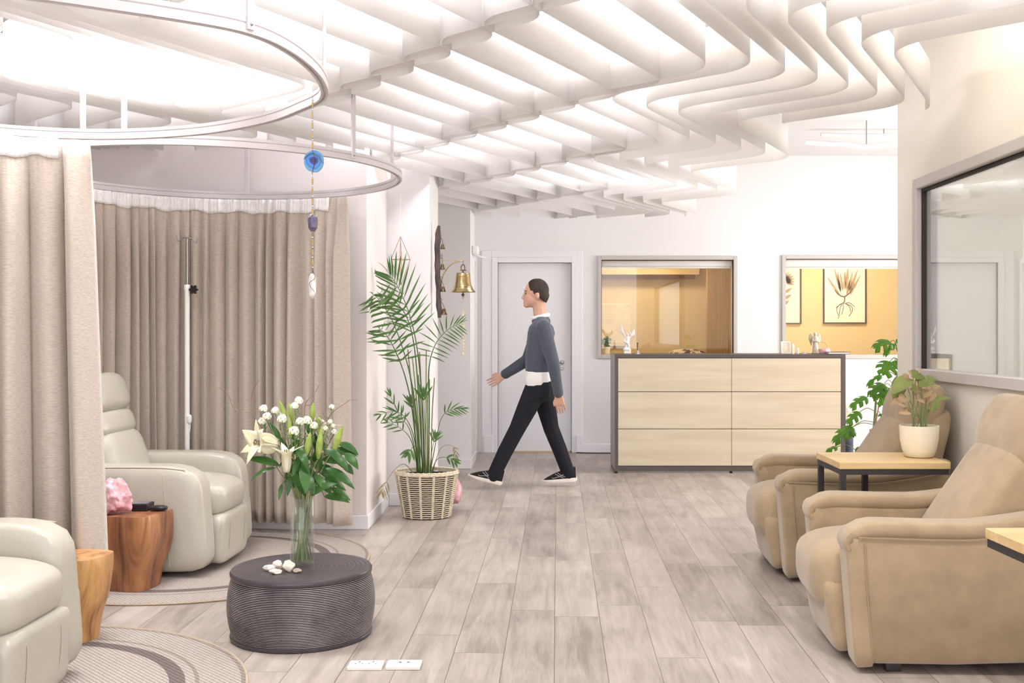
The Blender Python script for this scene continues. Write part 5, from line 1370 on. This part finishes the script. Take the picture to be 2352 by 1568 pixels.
# head in profile, facing left
ball(b, W(1231, 669), (.096, .077, .098), 20, 14); ball(b, W(1222, 684), (.072, .062, .082), 18, 12)
ball(b, W(1210, 700), (.030, .034, .026), 12, 8); ball(b, W(1214, 692), (.046, .046, .05), 12, 8)
capsule(b, [W(1205.5, 672), W(1201, 684)], [.010, .013]); ball(b, W(1205, 686.5), (.012, .016, .009), 8, 6)
ball(b, W(1206.5, 694), (.011, .020, .006), 8, 6); ball(b, W(1207, 697.2), (.011, .018, .006), 8, 6)
ball(b, W(1207.5, 667), (.016, .045, .010), 10, 6)
for s in (-1, 1): ball(b, W(1235, 680, s * .076), (.017, .010, .031), 10, 8)
capsule(b, [W(1237, 695), W(1243, 735)], [.056, .062])
for s in (-1, 1):
    capsule(b, [W(1243, 742, s * .05), W(1247, 752, s * .165)], [.062, .056])
    capsule(b, [W(1243, 765, s * .085), W(1236, 815, s * .08), W(1236, 885, s * .08)], [.10, .092, .10])
for k, s in (('near', -1), ('far', 1)):
    A_ = arms[k]; capsule(b, A_, [.050, .040, .028])
    d = (A_[2] - A_[1]).normalized()
    hp_ = A_[2] + d * .03
    fw = Vector((-1, 0, 0)) - d * d.dot(Vector((-1, 0, 0))); fw.normalize(); sd = d.cross(fw)
    # palm then four bent fingers and the thumb
    for u in (-.030, -.010, .010, .030): capsule(b, [A_[2] + d * .01 + fw * u * .55, A_[2] + d * .088 + fw * u], [.015, .0115])
    for u, L_ in ((-.034, .062), (-.0115, .078), (.0115, .084), (.034, .074)):
        p0 = A_[2] + d * .088 + fw * u; inn = sd * (1 if s < 0 else -1)
        p1 = p0 + d * L_ * .45 + inn * .006; p2 = p1 + d * L_ * .30 + inn * .014; p3 = p2 + d * L_ * .2 + inn * .016
        capsule(b, [p0, p1, p2, p3], [.0084, .0078, .0073, .0068])
    p0 = A_[2] + d * .03 + fw * .026; capsule(b, [p0, p0 + d * .03 + fw * .022, p0 + d * .058 + fw * .026], [.013, .011, .0085])
for k in legs:
    A_ = legs[k]; capsule(b, A_, [.080, .052, .037])
    f_ = A_[2]
    dirv = Vector((-1, 0, 0)) if k == 'far' else Vector((-.95, 0, .28))
    capsule(b, [f_, f_ + dirv * .02 + Vector((0, 0, -.045)), f_ + dirv * .13 + Vector((0, 0, -.062))], [.034, .026, .014])
me_loc = Vector((W(1235, 0).x, YP, 0))
person = obj('person', b, MSKIN, None, True, True, me_loc); fuse(person, .0046, 3)
tag(person, 'person in charcoal sweater and black trousers striding left past the white door', 'person')
b = B()
for s in (-1, 1):
    capsule(b, [W(1243, 744, s * .05), W(1248, 754, s * .165)], [.072, .068])
    capsule(b, [W(1243, 765, s * .085), W(1236, 812, s * .082), W(1236, 846, s * .082)], [.118, .112, .112])
ball(b, W(1238, 848), (.118, .185, .03), 20, 8)
ball(b, W(1243, 738), (.082, .10, .058), 18, 10)
for k in arms:
    A_ = arms[k]; e_ = A_[1].lerp(A_[2], .96); capsule(b, [A_[0], A_[1], e_], [.068, .056, .043], .25)
    capsule(b, [A_[1].lerp(A_[2], .9), e_], [.045, .045])
o = obj('sweater', b, MSWEAT, person); fuse(o, .0085, 4)
b = B()
for s in (-1, 1): capsule(b, [W(1236, 842, s * .08), W(1235, 872, s * .08)], [.104, .118])
ball(b, W(1234, 872), (.124, .19, .022), 20, 8)
o = obj('shirt_hem', b, MSHIRT, person); fuse(o, .009, 3)
b = B()
pts = [W(1242, 727) + Vector((math.cos(a) * .064 , math.sin(a) * .068, .016 * math.cos(a))) for a in [k * math.pi / 14 for k in range(28)]]
tube(b, pts, .018, 8, False, True); o = obj('shirt_collar', b, MSHIRT, person)
b = B()
for s in (-1, 1): capsule(b, [W(1237, 868, s * .082), W(1238, 895, s * .08)], [.108, .112])
for k in legs:
    A_ = legs[k]; capsule(b, [A_[0], A_[0].lerp(A_[1], .5), A_[1], A_[1].lerp(A_[2], .5), A_[2] + Vector((0, 0, -.02))], [.102, .088, .070, .066, .060], .25)
o = obj('trousers', b, MTROU, person); fuse(o, .0095, 4)
b = B()
ball(b, W(1234, 665), (.101, .083, .096), 20, 14); ball(b, W(1241, 678), (.078, .080, .078), 18, 12)
for v in list(b.verts):
    q = v.co
    lim = W(1214, 0).x + .10 * max(0, (W(0, 668).z - q.z)) / .06 * .9
    if q.x < lim: q.x = lim
    q += Vector((noise.noise(q * 60), noise.noise(q * 55), noise.noise(q * 50))) * .004
o = obj('hair', b, MHAIR, person); fuse(o, .006, 2)
MSOLE = mat('white_rubber', rgb(244, 236, 226), .6); MUPPER = mat('black_knit', rgb(34, 32, 34), .85, var=.3, vscale=120); MSTRIPE = mat('silver_stripe', rgb(176, 168, 164), .5)
def shoe(ank, ang, yoff):
    """running shoe, heel under the ankle, toe to the left"""
    M_ = Matrix.Translation((ank.x + .045, ank.y, ank.z - .088)) @ Matrix.Rotation(ang, 4, 'Y')
    b = B(); N = 20; rows = []
    for k in range(N + 1):
        u = k / N; x = .03 - .30 * u
        hw = (.030 + .014 * math.sin(math.pi * min(1, u * 1.15))) * (1 if u < .86 else max(.25, 1 - ((u - .86) / .14) ** 2 * .75)) * (.8 if k == 0 else 1)
        zt_ = .034 - .010 * u; zb_ = .010 * max(0, u - .7) / .3 * 1.6 + (.012 if k == 0 else 0)
        rows.append([b.verts.new(M_ @ Vector((x, sx * hw * q, z))) for sx, q, z in ((-1, .86, zb_), (-1, 1, zt_ * .5 + zb_ * .5), (-1, .94, zt_), (1, .94, zt_), (1, 1, zt_ * .5 + zb_ * .5), (1, .86, zb_))])
    for A_, D_ in zip(rows, rows[1:]):
        for j in range(6): b.faces.new((A_[j], A_[(j + 1) % 6], D_[(j + 1) % 6], D_[j]))
    b.faces.new(rows[0]); b.faces.new(rows[-1])
    so = obj('shoe', b, MUPPER, person)
    so.data.materials.clear(); so.data.materials.append(MSOLE)
    b = B(); rows = []
    for k in range(N + 1):
        u = k / N; x = .022 - .280 * u
        hw = (.029 + .012 * math.sin(math.pi * min(1, u * 1.15))) * (1 if u < .84 else max(.25, 1 - ((u - .84) / .16) ** 2 * .75))
        zt_ = .030; hh = .075 * (1 - u) ** .9 * (1 if u > .12 else .9 + .8 * u) + .030 * (1 - u ** 3)
        row = []
        for j in range(9):
            a = math.pi * j / 8; row.append(b.verts.new(M_ @ Vector((x, -math.cos(a) * hw * (1 - .25 * math.sin(a) * (1 - u)), zt_ - .004 + math.sin(a) ** .75 * hh))))
        rows.append(row)
    for A_, D_ in zip(rows, rows[1:]):
        for j in range(8): b.faces.new((A_[j], A_[j + 1], D_[j + 1], D_[j]))
        b.faces.new((A_[8], A_[0], D_[0], D_[8]))
    b.faces.new(rows[0]); b.faces.new(rows[-1]); up = obj('upper', b, MUPPER, so)
    # crossed stripes on both flanks
    for sg in (-1, 1):
        b = B()
        for pts in (((-.055, .040), (-.10, .058), (-.135, .080)), ((-.085, .036), (-.125, .056), (-.155, .072)), ((-.07, .075), (-.105, .056), (-.16, .040)), ((-.16, .040), (-.175, .038), (-.185, .044))):
            q = []
            for x, z in pts:
                u = (.022 - x) / .28; hw = (.029 + .012 * math.sin(math.pi * min(1, u * 1.15))); hh = .075 * (1 - u) ** .9 + .030 * (1 - u ** 3)
                sn = max(0, min(1, (z - .026) / hh)) ** (1 / .75); cs = math.sqrt(max(0, 1 - sn * sn))
                q.append(M_ @ Vector((x, sg * (cs * hw * (1 - .25 * sn * (1 - u)) + .001), z)))
            tube(b, spline(q, 4), .0028, 5)
        obj('stripe_mark', b, MSTRIPE, up)
shoe(legs['far'][2], math.radians(-3), 0)
shoe(legs['near'][2], math.radians(14), 0)
for s in (-1, 1):
    b = B(); ball(b, W(1208.5, 674, s * .028), .0085, 10, 8); obj('eye', b, mat('dark_eye', rgb(40, 28, 24), .3), person)
    b = B(); tube(b, spline([W(1206, 669, s * .018), W(1206.5, 667.5, s * .032), W(1210, 669, s * .046)], 4), .0035, 5); obj('eyebrow', b, MHAIR, person)
# ================================================================ THINGS ON THE DESK
zd = 1.1185
def Dk(px, Y=10.2): return P(px, 812, Y).x
MFIG = mat('white_plaster', rgb(240, 234, 228), .6, var=.10, vscale=40); MFIG2 = mat('antique_plaster', rgb(214, 202, 184), .65, var=.28, vscale=40)
def wing(b, root, tip, out, w_):
    root, tip = Vector(root), Vector(tip)
    for k in range(7):
        u = k / 6; r2 = root.lerp(tip, .25 + .12 * u); t2 = root.lerp(tip, 1 - .10 * u) + Vector(out) * w_ * u + Vector((0, 0, -.05 * u * (tip - root).length))
        capsule(b, [r2, t2], [.0075, .0042], .5)
x = Dk(1441); Y = 10.22
b = B()
box(b, x - .035, x + .035, Y - .03, Y + .03, zd, zd + .022, .006, 2)
ball(b, (x - .01, Y, zd + .04), (.032, .026, .024), 12, 8); ball(b, (x + .018, Y - .01, zd + .035), (.02, .02, .018), 10, 8)
capsule(b, [(x + .012, Y, zd + .03), (x + .016, Y, zd + .075), (x + .004, Y, zd + .11)], [.010, .012, .016]); capsule(b, [(x - .018, Y, zd + .045), (x - .012, Y, zd + .08), (x, Y, zd + .11)], [.009, .012, .016])
capsule(b, [(x, Y, zd + .105), (x + .003, Y, zd + .15)], [.020, .022]); ball(b, (x + .002, Y - .004, zd + .185), (.013, .013, .016), 10, 8)
capsule(b, [(x + .018, Y, zd + .158), (x + .036, Y - .01, zd + .185), (x + .02, Y - .015, zd + .21)], [.008, .007, .006]); capsule(b, [(x - .016, Y, zd + .155), (x - .032, Y - .015, zd + .12), (x + .004, Y - .03, zd + .10)], [.008, .007, .006])
wing(b, (x - .01, Y + .015, zd + .13), (x - .058, Y + .02, zd + .275), (-.2, 0, -.6), .06); wing(b, (x + .012, Y + .015, zd + .13), (x + .068, Y + .02, zd + .24), (.2, 0, -.6), .06)
o = obj('angel_statue', b, MFIG, None, True, True, (x, Y, zd)); fuse(o, .0038, 2); tag(o, 'white winged warrior statuette with raised wings on the desk top', 'statuette')
x = Dk(1874); Y = 10.22
b = B()
lathe(b, [(.034, 0), (.036, .012), (.03, .02)], 20, (x, Y, zd))
capsule(b, [(x, Y, zd + .02), (x, Y, zd + .08), (x, Y, zd + .125), (x, Y, zd + .15)], [.032, .026, .022, .024]); ball(b, (x, Y, zd + .187), (.016, .016, .02), 12, 8); ball(b, (x, Y + .004, zd + .192), (.019, .018, .018), 12, 8)
for s in (-1, 1):
    capsule(b, [(x + s * .024, Y, zd + .15), (x + s * .03, Y - .015, zd + .12), (x + s * .006, Y - .028, zd + .125)], [.010, .009, .008])
    for k in range(6):
        u = k / 5; capsule(b, [(x + s * .015, Y + .02, zd + .15 - .01 * u), (x + s * (.042 + .010 * math.sin(u * 3)), Y + .022, zd + .185 - .06 * u), (x + s * (.040 - .008 * u), Y + .022, zd + .14 - .055 * u)], [.010, .010, .006], .5)
o = obj('angel_statue', b, MFIG2, None, True, True, (x, Y, zd)); fuse(o, .0038, 2); tag(o, 'praying angel statuette with lowered wings at the right of the desk top', 'statuette')
x = Dk(1464.5); Y = 10.2
t = thing('hand_bell', 'small silver hand bell with figure handle beside the winged warrior', 'hand bell', (x, Y, zd))
b = B(); lathe(b, [(.027, 0), (.024, .006), (.017, .018), (.015, .032), (.008, .038)], 24, (x, Y, zd)); obj('bell_cup', b, mat('dull_silver', rgb(186, 176, 166), .35, metal=.8, var=.3, vscale=60), t)
b = B(); lathe(b, [(.005, .037), (.006, .05), (.004, .06), (.008, .075), (.005, .09), (.004, .095)], 16, (x, Y, zd)); ball(b, (x, Y, zd + .102), .009, 10, 8); obj('handle', b, MDBRASS, t)
x = Dk(1893); b = B(); rock(b, (x, 10.16, zd + .026), (.05, .035, .030), 31, .5, 3, 3); o = obj('rose_stone', b, MQUARTZ, None, True, True, (x, 10.16, zd)); tag(o, 'pink quartz lump lying right of the praying angel on the desk', 'rose quartz')
x = Dk(1920, 10.14); t = thing('closed_book', 'flat purple-grey folder at the right end of the desk top', 'folder', (x, 10.14, zd))
MBOOK = mat('mauve_cover', rgb(104, 88, 100), .6)
b = B(); box(b, x - .10, x + .105, 10.04, 10.25, zd + .001, zd + .006, .001, 1); box(b, x - .10, x + .105, 10.04, 10.25, zd + .018, zd + .023, .001, 1); obj('cover', b, MBOOK, t, False)
b = B(); box(b, x - .095, x + .10, 10.045, 10.245, zd + .0055, zd + .0185); obj('pages', b, MSHIRT, t, False)
x = Dk(1890, 10.4); t = thing('small_basket', 'small wicker basket with arched handle behind the praying angel', 'basket', (x, 10.42, zd))
b = B()
for k in range(6): tube(b, [(x + math.cos(a) * (.045 + .002 * k), 10.42 + math.sin(a) * (.045 + .002 * k), zd + .006 + k * .0075) for a in [j * math.pi / 16 for j in range(32)]], .0042, 6, False, True)
lathe(b, [(.045, .002), (.04, .004)], 24, (x, 10.42, zd)); obj('woven_bowl', b, MBASK, t)
b = B(); tube(b, spline([(x - .05, 10.42, zd + .04), (x - .045, 10.42, zd + .085), (x, 10.42, zd + .115), (x + .045, 10.42, zd + .085), (x + .05, 10.42, zd + .04)], 6), .004, 6); obj('basket_handle', b, MOAK, t)
for px, h_, r_, l in ((1821, .095, .014, 'tall white candle standing left of the praying angel'), (1832, .055, .013, 'short pale pink candle next to the tall white one'), (1848, .022, .02, 'low white tealight dish nearest the praying angel')):
    x = Dk(px, 10.25); t = thing('candle', l, 'candle', (x, 10.25, zd), 0, 'candles on the desk')
    b = B(); lathe(b, [(r_, 0), (r_, h_), (r_ * .8, h_ + .003), (r_ * .2, h_ + .001)], 20, (x, 10.25, zd)); obj('wax', b, mat('candle_wax', rgb(248, 232, 226), .5, sss=.2), t)
    b = B(); tube(b, [(x, 10.25, zd + h_), (x, 10.25, zd + h_ + .01)], .001, 5); obj('wick', b, MBLK, t)
x = Dk(1806, 10.32); t = thing('photo_frame', 'small white standing photo frame at the left of the desk ornaments', 'photo frame', (x, 10.32, zd))
b = B(); M_ = Matrix.Translation((x, 10.32, zd)) @ Matrix.Rotation(-.15, 4, 'X')
for a0, a1, c0, c1 in ((-.05, -.04, 0, .12), (.03, .04, 0, .12), (-.04, .03, 0, .012), (-.04, .03, .108, .12)): box(b, a0, a1, -.005, .005, c0, c1, .001, 1, M_)
obj('frame', b, MWPLAST, t, False)
b = B(); box(b, -.04, .03, .001, .004, .012, .108, 0, 1, M_); obj('print', b, mat('pastel_print', rgb(240, 214, 200), .6, col2=rgb(250, 240, 220), vscale=30), t, False)
b = B(); tube(b, [(x - .005, 10.335, zd + .1), (x - .005, 10.385, zd + .003)], .004, 6); obj('stand', b, MWPLAST, t)
# dark cylinder vase and the pale box by the nook
x = 2.965
t = thing('cylinder_vase', 'tall dark blue glass cylinder on the floor at the right end of the desk', 'vase', (x, 10.3, 0))
b = B(); lathe(b, [(.055, 0), (.06, .006), (.06, .395), (.055, .395), (.055, .02)], 28, (x, 10.3, 0)); obj('vase_body', b, mat('blue_grey_glaze', rgb(92, 100, 120), .15, var=.5, vscale=6), t)
xq = P(1945, 940, YE).x
t = thing('wall_dispenser', 'small pale box fixed to the white wall right of the desk', 'dispenser', (xq, YE - .04, .4))
b = B(); box(b, xq - .04, xq + .04, YE - .07, YE, P(0, 966, YE).z, P(0, 928, YE).z, .012, 2); obj('housing', b, MPOT, t)
b = B(); box(b, xq - .02, xq + .02, YE - .075, YE - .069, P(0, 945, YE).z, P(0, 935, YE).z, .001, 1); obj('label_plate', b, MWPLAST, t)
# ================================================================ INSIDE THE TREATMENT ROOMS
YB = 13.6
def Q(px, py, Y=YB): return P(px, py, Y)
a0, a1 = Q(1360, 795), Q(1447, 697)
MPLQ = mat('sand_plaster', rgb(244, 224, 176), .8)
t = thing('relief_panel', 'square cream relief panel of combed arcs on the yellow wall', 'wall art', ((a0.x + a1.x) / 2, YB - .03, a0.z))
b = B(); box(b, a0.x, a1.x, YB - .03, YB, a0.z, a1.z, .003, 1); obj('backing', b, MPLQ, t, False)
b = B(); cxr, czr = a1.x - .0, a0.z + (a1.z - a0.z) * .62; yb = YB - .030
k = 0; r_ = .02
while r_ < .225:
    pts = []
    for j in range(25):
        an = math.pi / 2 + math.pi * j / 24; q = Vector((cxr + math.cos(an) * r_, yb, czr + math.sin(an) * r_))
        if a0.z < q.z < a1.z: pts.append(q)
    if len(pts) > 2: tube(b, pts, .005, 6)
    r_ += .0165
r_ = .03
while r_ < .20:
    pts = []
    for j in range(17):
        an = math.pi / 2 * j / 16; q = Vector((a0.x + .02 + math.cos(an) * r_, yb, a0.z + .06 + math.sin(an) * r_))
        if (q - Vector((cxr, yb, czr))).length > .235 and q.x < a1.x: pts.append(q)
    if len(pts) > 2: tube(b, pts, .005, 6)
    r_ += .0165
z = a0.z + .30
while z < a1.z - .006:
    dz = z - czr; xe = cxr - math.sqrt(max(0, .235 ** 2 - dz * dz)) if abs(dz) < .235 else a1.x - .006
    tube(b, [(a0.x + .006, yb, z), (xe, yb, z)], .005, 6); z += .0165
z = a0.z + .012
while z < a0.z + .06:
    tube(b, [(a0.x + .006, yb, z), (a1.x - .006, yb, z)], .005, 6); z += .0165
obj('combed_ridges', b, MPLQ, t)
pz0, pz1 = Q(0, 640, 13.45).z, Q(0, 617, 13.45).z
t = thing('wall_pelmet', 'long pale wood pelmet high on the yellow wall of the left room', 'pelmet', (1.2, 13.5, pz0))
b = B(); box(b, .25, Q(1606, 0, 13.45).x, 13.42, 13.6, pz0 + .05, pz1 + .10, .003, 1); obj('board', b, wood_mat('pale_pelmet_wood', rgb(226, 196, 140), rgb(212, 178, 118), 'x', 1), t, False)
b = B(); box(b, .25, Q(1598, 0, 13.45).x, 13.5, 13.598, pz0, pz0 + .05); obj('lower_rail', b, mat('brown_rail', rgb(150, 112, 64), .6), t, False)
# ribbed curtain in the left room
cx0, cx1 = Q(1622, 0, 13.0).x, 2.385
t = thing('ribbed_blind', 'tan vertical ribbed blind at the right of the left room', 'blind', ((cx0 + cx1) / 2, 13.0, 0))
b = B(); n = 110; prev = None
for k in range(n + 1):
    xx = cx0 + (cx1 - cx0) * k / n; yy = 13.0 + .012 * math.sin(k * 1.9)
    row = (b.verts.new((xx, yy, .05)), b.verts.new((xx, yy, 2.5)))
    if prev: b.faces.new((prev[0], row[0], row[1], prev[1]))
    prev = row
o = obj('ribbed_fabric', b, mat('tan_rib', rgb(206, 168, 108), .8), t); md = o.modifiers.new('thick', 'SOLIDIFY'); md.thickness = .003
b = B(); tube(b, [(cx0 - .02, 13.0, 2.515), (cx1, 13.0, 2.515)], .015, 10); obj('rail', b, MTRIM, t)
# massage bed with patterned cushion
bx0, bx1 = Q(1530, 0, 12.7).x, 2.36
t = thing('treatment_bed', 'pale treatment bed under the ribbed blind in the left room', 'bed', ((bx0 + bx1) / 2, 12.7, 0))
b = B(); box(b, bx0, bx1, 12.35, 13.0, .82, .92, .03, 3); obj('mattress', b, MSHIRT, t)
for x_, y_ in ((bx0 + .05, 12.4), (bx1 - .05, 12.4), (bx0 + .05, 12.95), (bx1 - .05, 12.95)):
    b = B(); box(b, x_ - .025, x_ + .025, y_ - .025, y_ + .025, 0, .825); obj('leg', b, MOAK, t, False)
cc = Q(1578, 812, 12.65)
b = B(); puff(b, (cc.x, 12.65, 1.025), (.24, .16, .105), 2.5, 12); MPAT = mat('leaf_print_fabric', rgb(222, 196, 160), .8, col2=rgb(92, 72, 66), vscale=14); MPAT.node_tree.nodes['Color Ramp'].color_ramp.elements[0].position = .44; MPAT.node_tree.nodes['Color Ramp'].color_ramp.elements[1].position = .5
o = obj('patterned_cushion', b, MPAT, None, True, True, (cc.x, 12.65, .92)); tag(o, 'leaf-patterned cushion on the bed behind the left reception window', 'cushion')
# leafy plant at the left corner of the first window
lp = P(1392, 812, 12.2)
t = thing('shelf_plant', 'small leafy plant in the lower left corner of the left window', 'potted plant', (lp.x, 12.2, 1.08))
rl = random.Random(9)
for k in range(7):
    p0 = Vector((lp.x, 12.2, 1.10)); p1 = P(rl.uniform(1382, 1412), rl.uniform(770, 800), 12.2 + rl.uniform(-.05, .05)); b = B(); pth = spline([p0, p0.lerp(p1, .5) + Vector((0, 0, .03)), p1], 6); tube(b, pth, .002, 5); st = obj('stem', b, MSTEM, t)
    for j in range(6):
        q = pth[4 + j if 4 + j < len(pth) else -1]; a = rl.uniform(0, 6.28); b = B(); leaf(b, q, q + Vector((math.cos(a) * .04, math.sin(a) * .03, rl.uniform(-.02, .03))), (0, -.7, .7), .026, .1, 6); obj('leaf', b, MPALM, st)
b = B(); lathe(b, [(.04, 1.08), (.05, 1.16), (.045, 1.16), (.042, 1.12)], 20, (lp.x, 12.2, 0)); obj('pot', b, MPOT, t)
t = thing('window_shelf', 'pale wooden counter under the reception windows inside the treatment rooms', 'counter', (2.3, 12.15, 1.06))
b = B(); box(b, .21, 2.39, YE + .135, 12.35, 1.045, 1.08, .003, 1); obj('shelf_board', b, MOAK, t, False)
b = B(); box(b, .21, 2.39, YE + .135, YE + .17, .9, 1.045); obj('bracket_rail', b, MOAK, t, False)
# framed botanical prints
MFR = mat('dark_frame', rgb(70, 56, 48), .5); MPAP = mat('cream_paper', rgb(250, 240, 212), .8); MINK = mat('sepia_ink', rgb(188, 160, 124), .85, var=.3, vscale=20); MINK2 = mat('dark_sepia_ink', rgb(120, 98, 84), .85, var=.3, vscale=40)
def picture(px0, px1, py0, py1, label):
    p0, p1 = Q(px0, py1), Q(px1, py0); t = thing('framed_print', label, 'picture', ((p0.x + p1.x) / 2, YB - .03, p0.z), 0, 'botanical prints on the yellow wall')
    w_ = .016; b = B()
    for a_, c_, d_, e_ in ((p0.x, p0.x + w_, p0.z, p1.z), (p1.x - w_, p1.x, p0.z, p1.z), (p0.x + w_, p1.x - w_, p0.z, p0.z + w_), (p0.x + w_, p1.x - w_, p1.z - w_, p1.z)): box(b, a_, c_, YB - .03, YB - .001, d_, e_, .001, 1)
    obj('frame', b, MFR, t, False)
    b = B(); box(b, p0.x + w_, p1.x - w_, YB - .012, YB - .002, p0.z + w_, p1.z - w_); pa = obj('paper', b, MPAP, t, False)
    return t, pa
t, pa = picture(1890, 1989, 588, 743, 'framed print of a spiky rooted plant seen in the right window')
YI = YB - .0128; b = B()
def L2(bx, by, tx, ty, w_, be=0.0): leaf(b, Q(bx, by, YI), Q(tx, ty, YI), (0, -1, 0), w_, 0, 8, .35, 0)
for bx, by, tx, ty, w_ in ((1930, 680, 1898, 633, .03), (1932, 672, 1916, 615, .035), (1930, 668, 1924, 622, .03), (1936, 668, 1930, 625, .03), (1940, 665, 1941, 620, .035), (1944, 665, 1948, 612, .04), (1950, 670, 1958, 622, .035), (1952, 672, 1970, 618, .04), (1952, 678, 1977, 630, .03), (1945, 678, 1952, 640, .03)): L2(bx, by, tx, ty, w_)
obj('leaf_drawing', b, MINK, pa)
b = B(); tube(b, spline([Q(1918, 666, YI), Q(1926, 676, YI), Q(1938, 681, YI), Q(1950, 674, YI), Q(1958, 662, YI)], 5), .009, 6)
tube(b, spline([Q(1940, 681, YI), Q(1940, 690, YI), Q(1937, 697, YI)], 4), .008, 6)
for k, pts in enumerate((((1937, 695), (1928, 700), (1922, 710), (1926, 725)), ((1937, 697), (1930, 706), (1928, 722), (1925, 732)), ((1940, 697), (1950, 695), (1958, 700), (1963, 704)), ((1942, 698), (1954, 702), (1958, 712), (1950, 726)), ((1938, 700), (1936, 712), (1933, 722)), ((1944, 697), (1952, 706), (1953, 716)), ((1934, 698), (1924, 703), (1920, 708)))):
    tube(b, spline([Q(px, py, YI) for px, py in pts], 4), .0045, 5)
for v in b.verts: v.co.y = max(v.co.y, YI - .002)
obj('root_drawing', b, MINK2, pa)
t, pa = picture(1752, 1840, 588, 744, 'framed print of a round flower, half cut by the right window edge')
b = B()
for k in range(13):
    a = math.radians(-20 + 17.5 * k); L2(1802 + math.cos(a) * 4, 648 - math.sin(a) * 4, 1802 + math.cos(a) * 24, 645 - math.sin(a) * 24, .04)
for bx, by, tx, ty in ((1802, 672, 1820, 661), (1802, 686, 1818, 676), (1802, 698, 1812, 690)): L2(bx, by, tx, ty, .04)
obj('leaf_drawing', b, MINK, pa)
b = B(); tube(b, [Q(1801, 660, YI), Q(1801, 705, YI)], .006, 6)
for v in b.verts: v.co.y = max(v.co.y, YI - .002)
obj('stem_drawing', b, MINK2, pa)
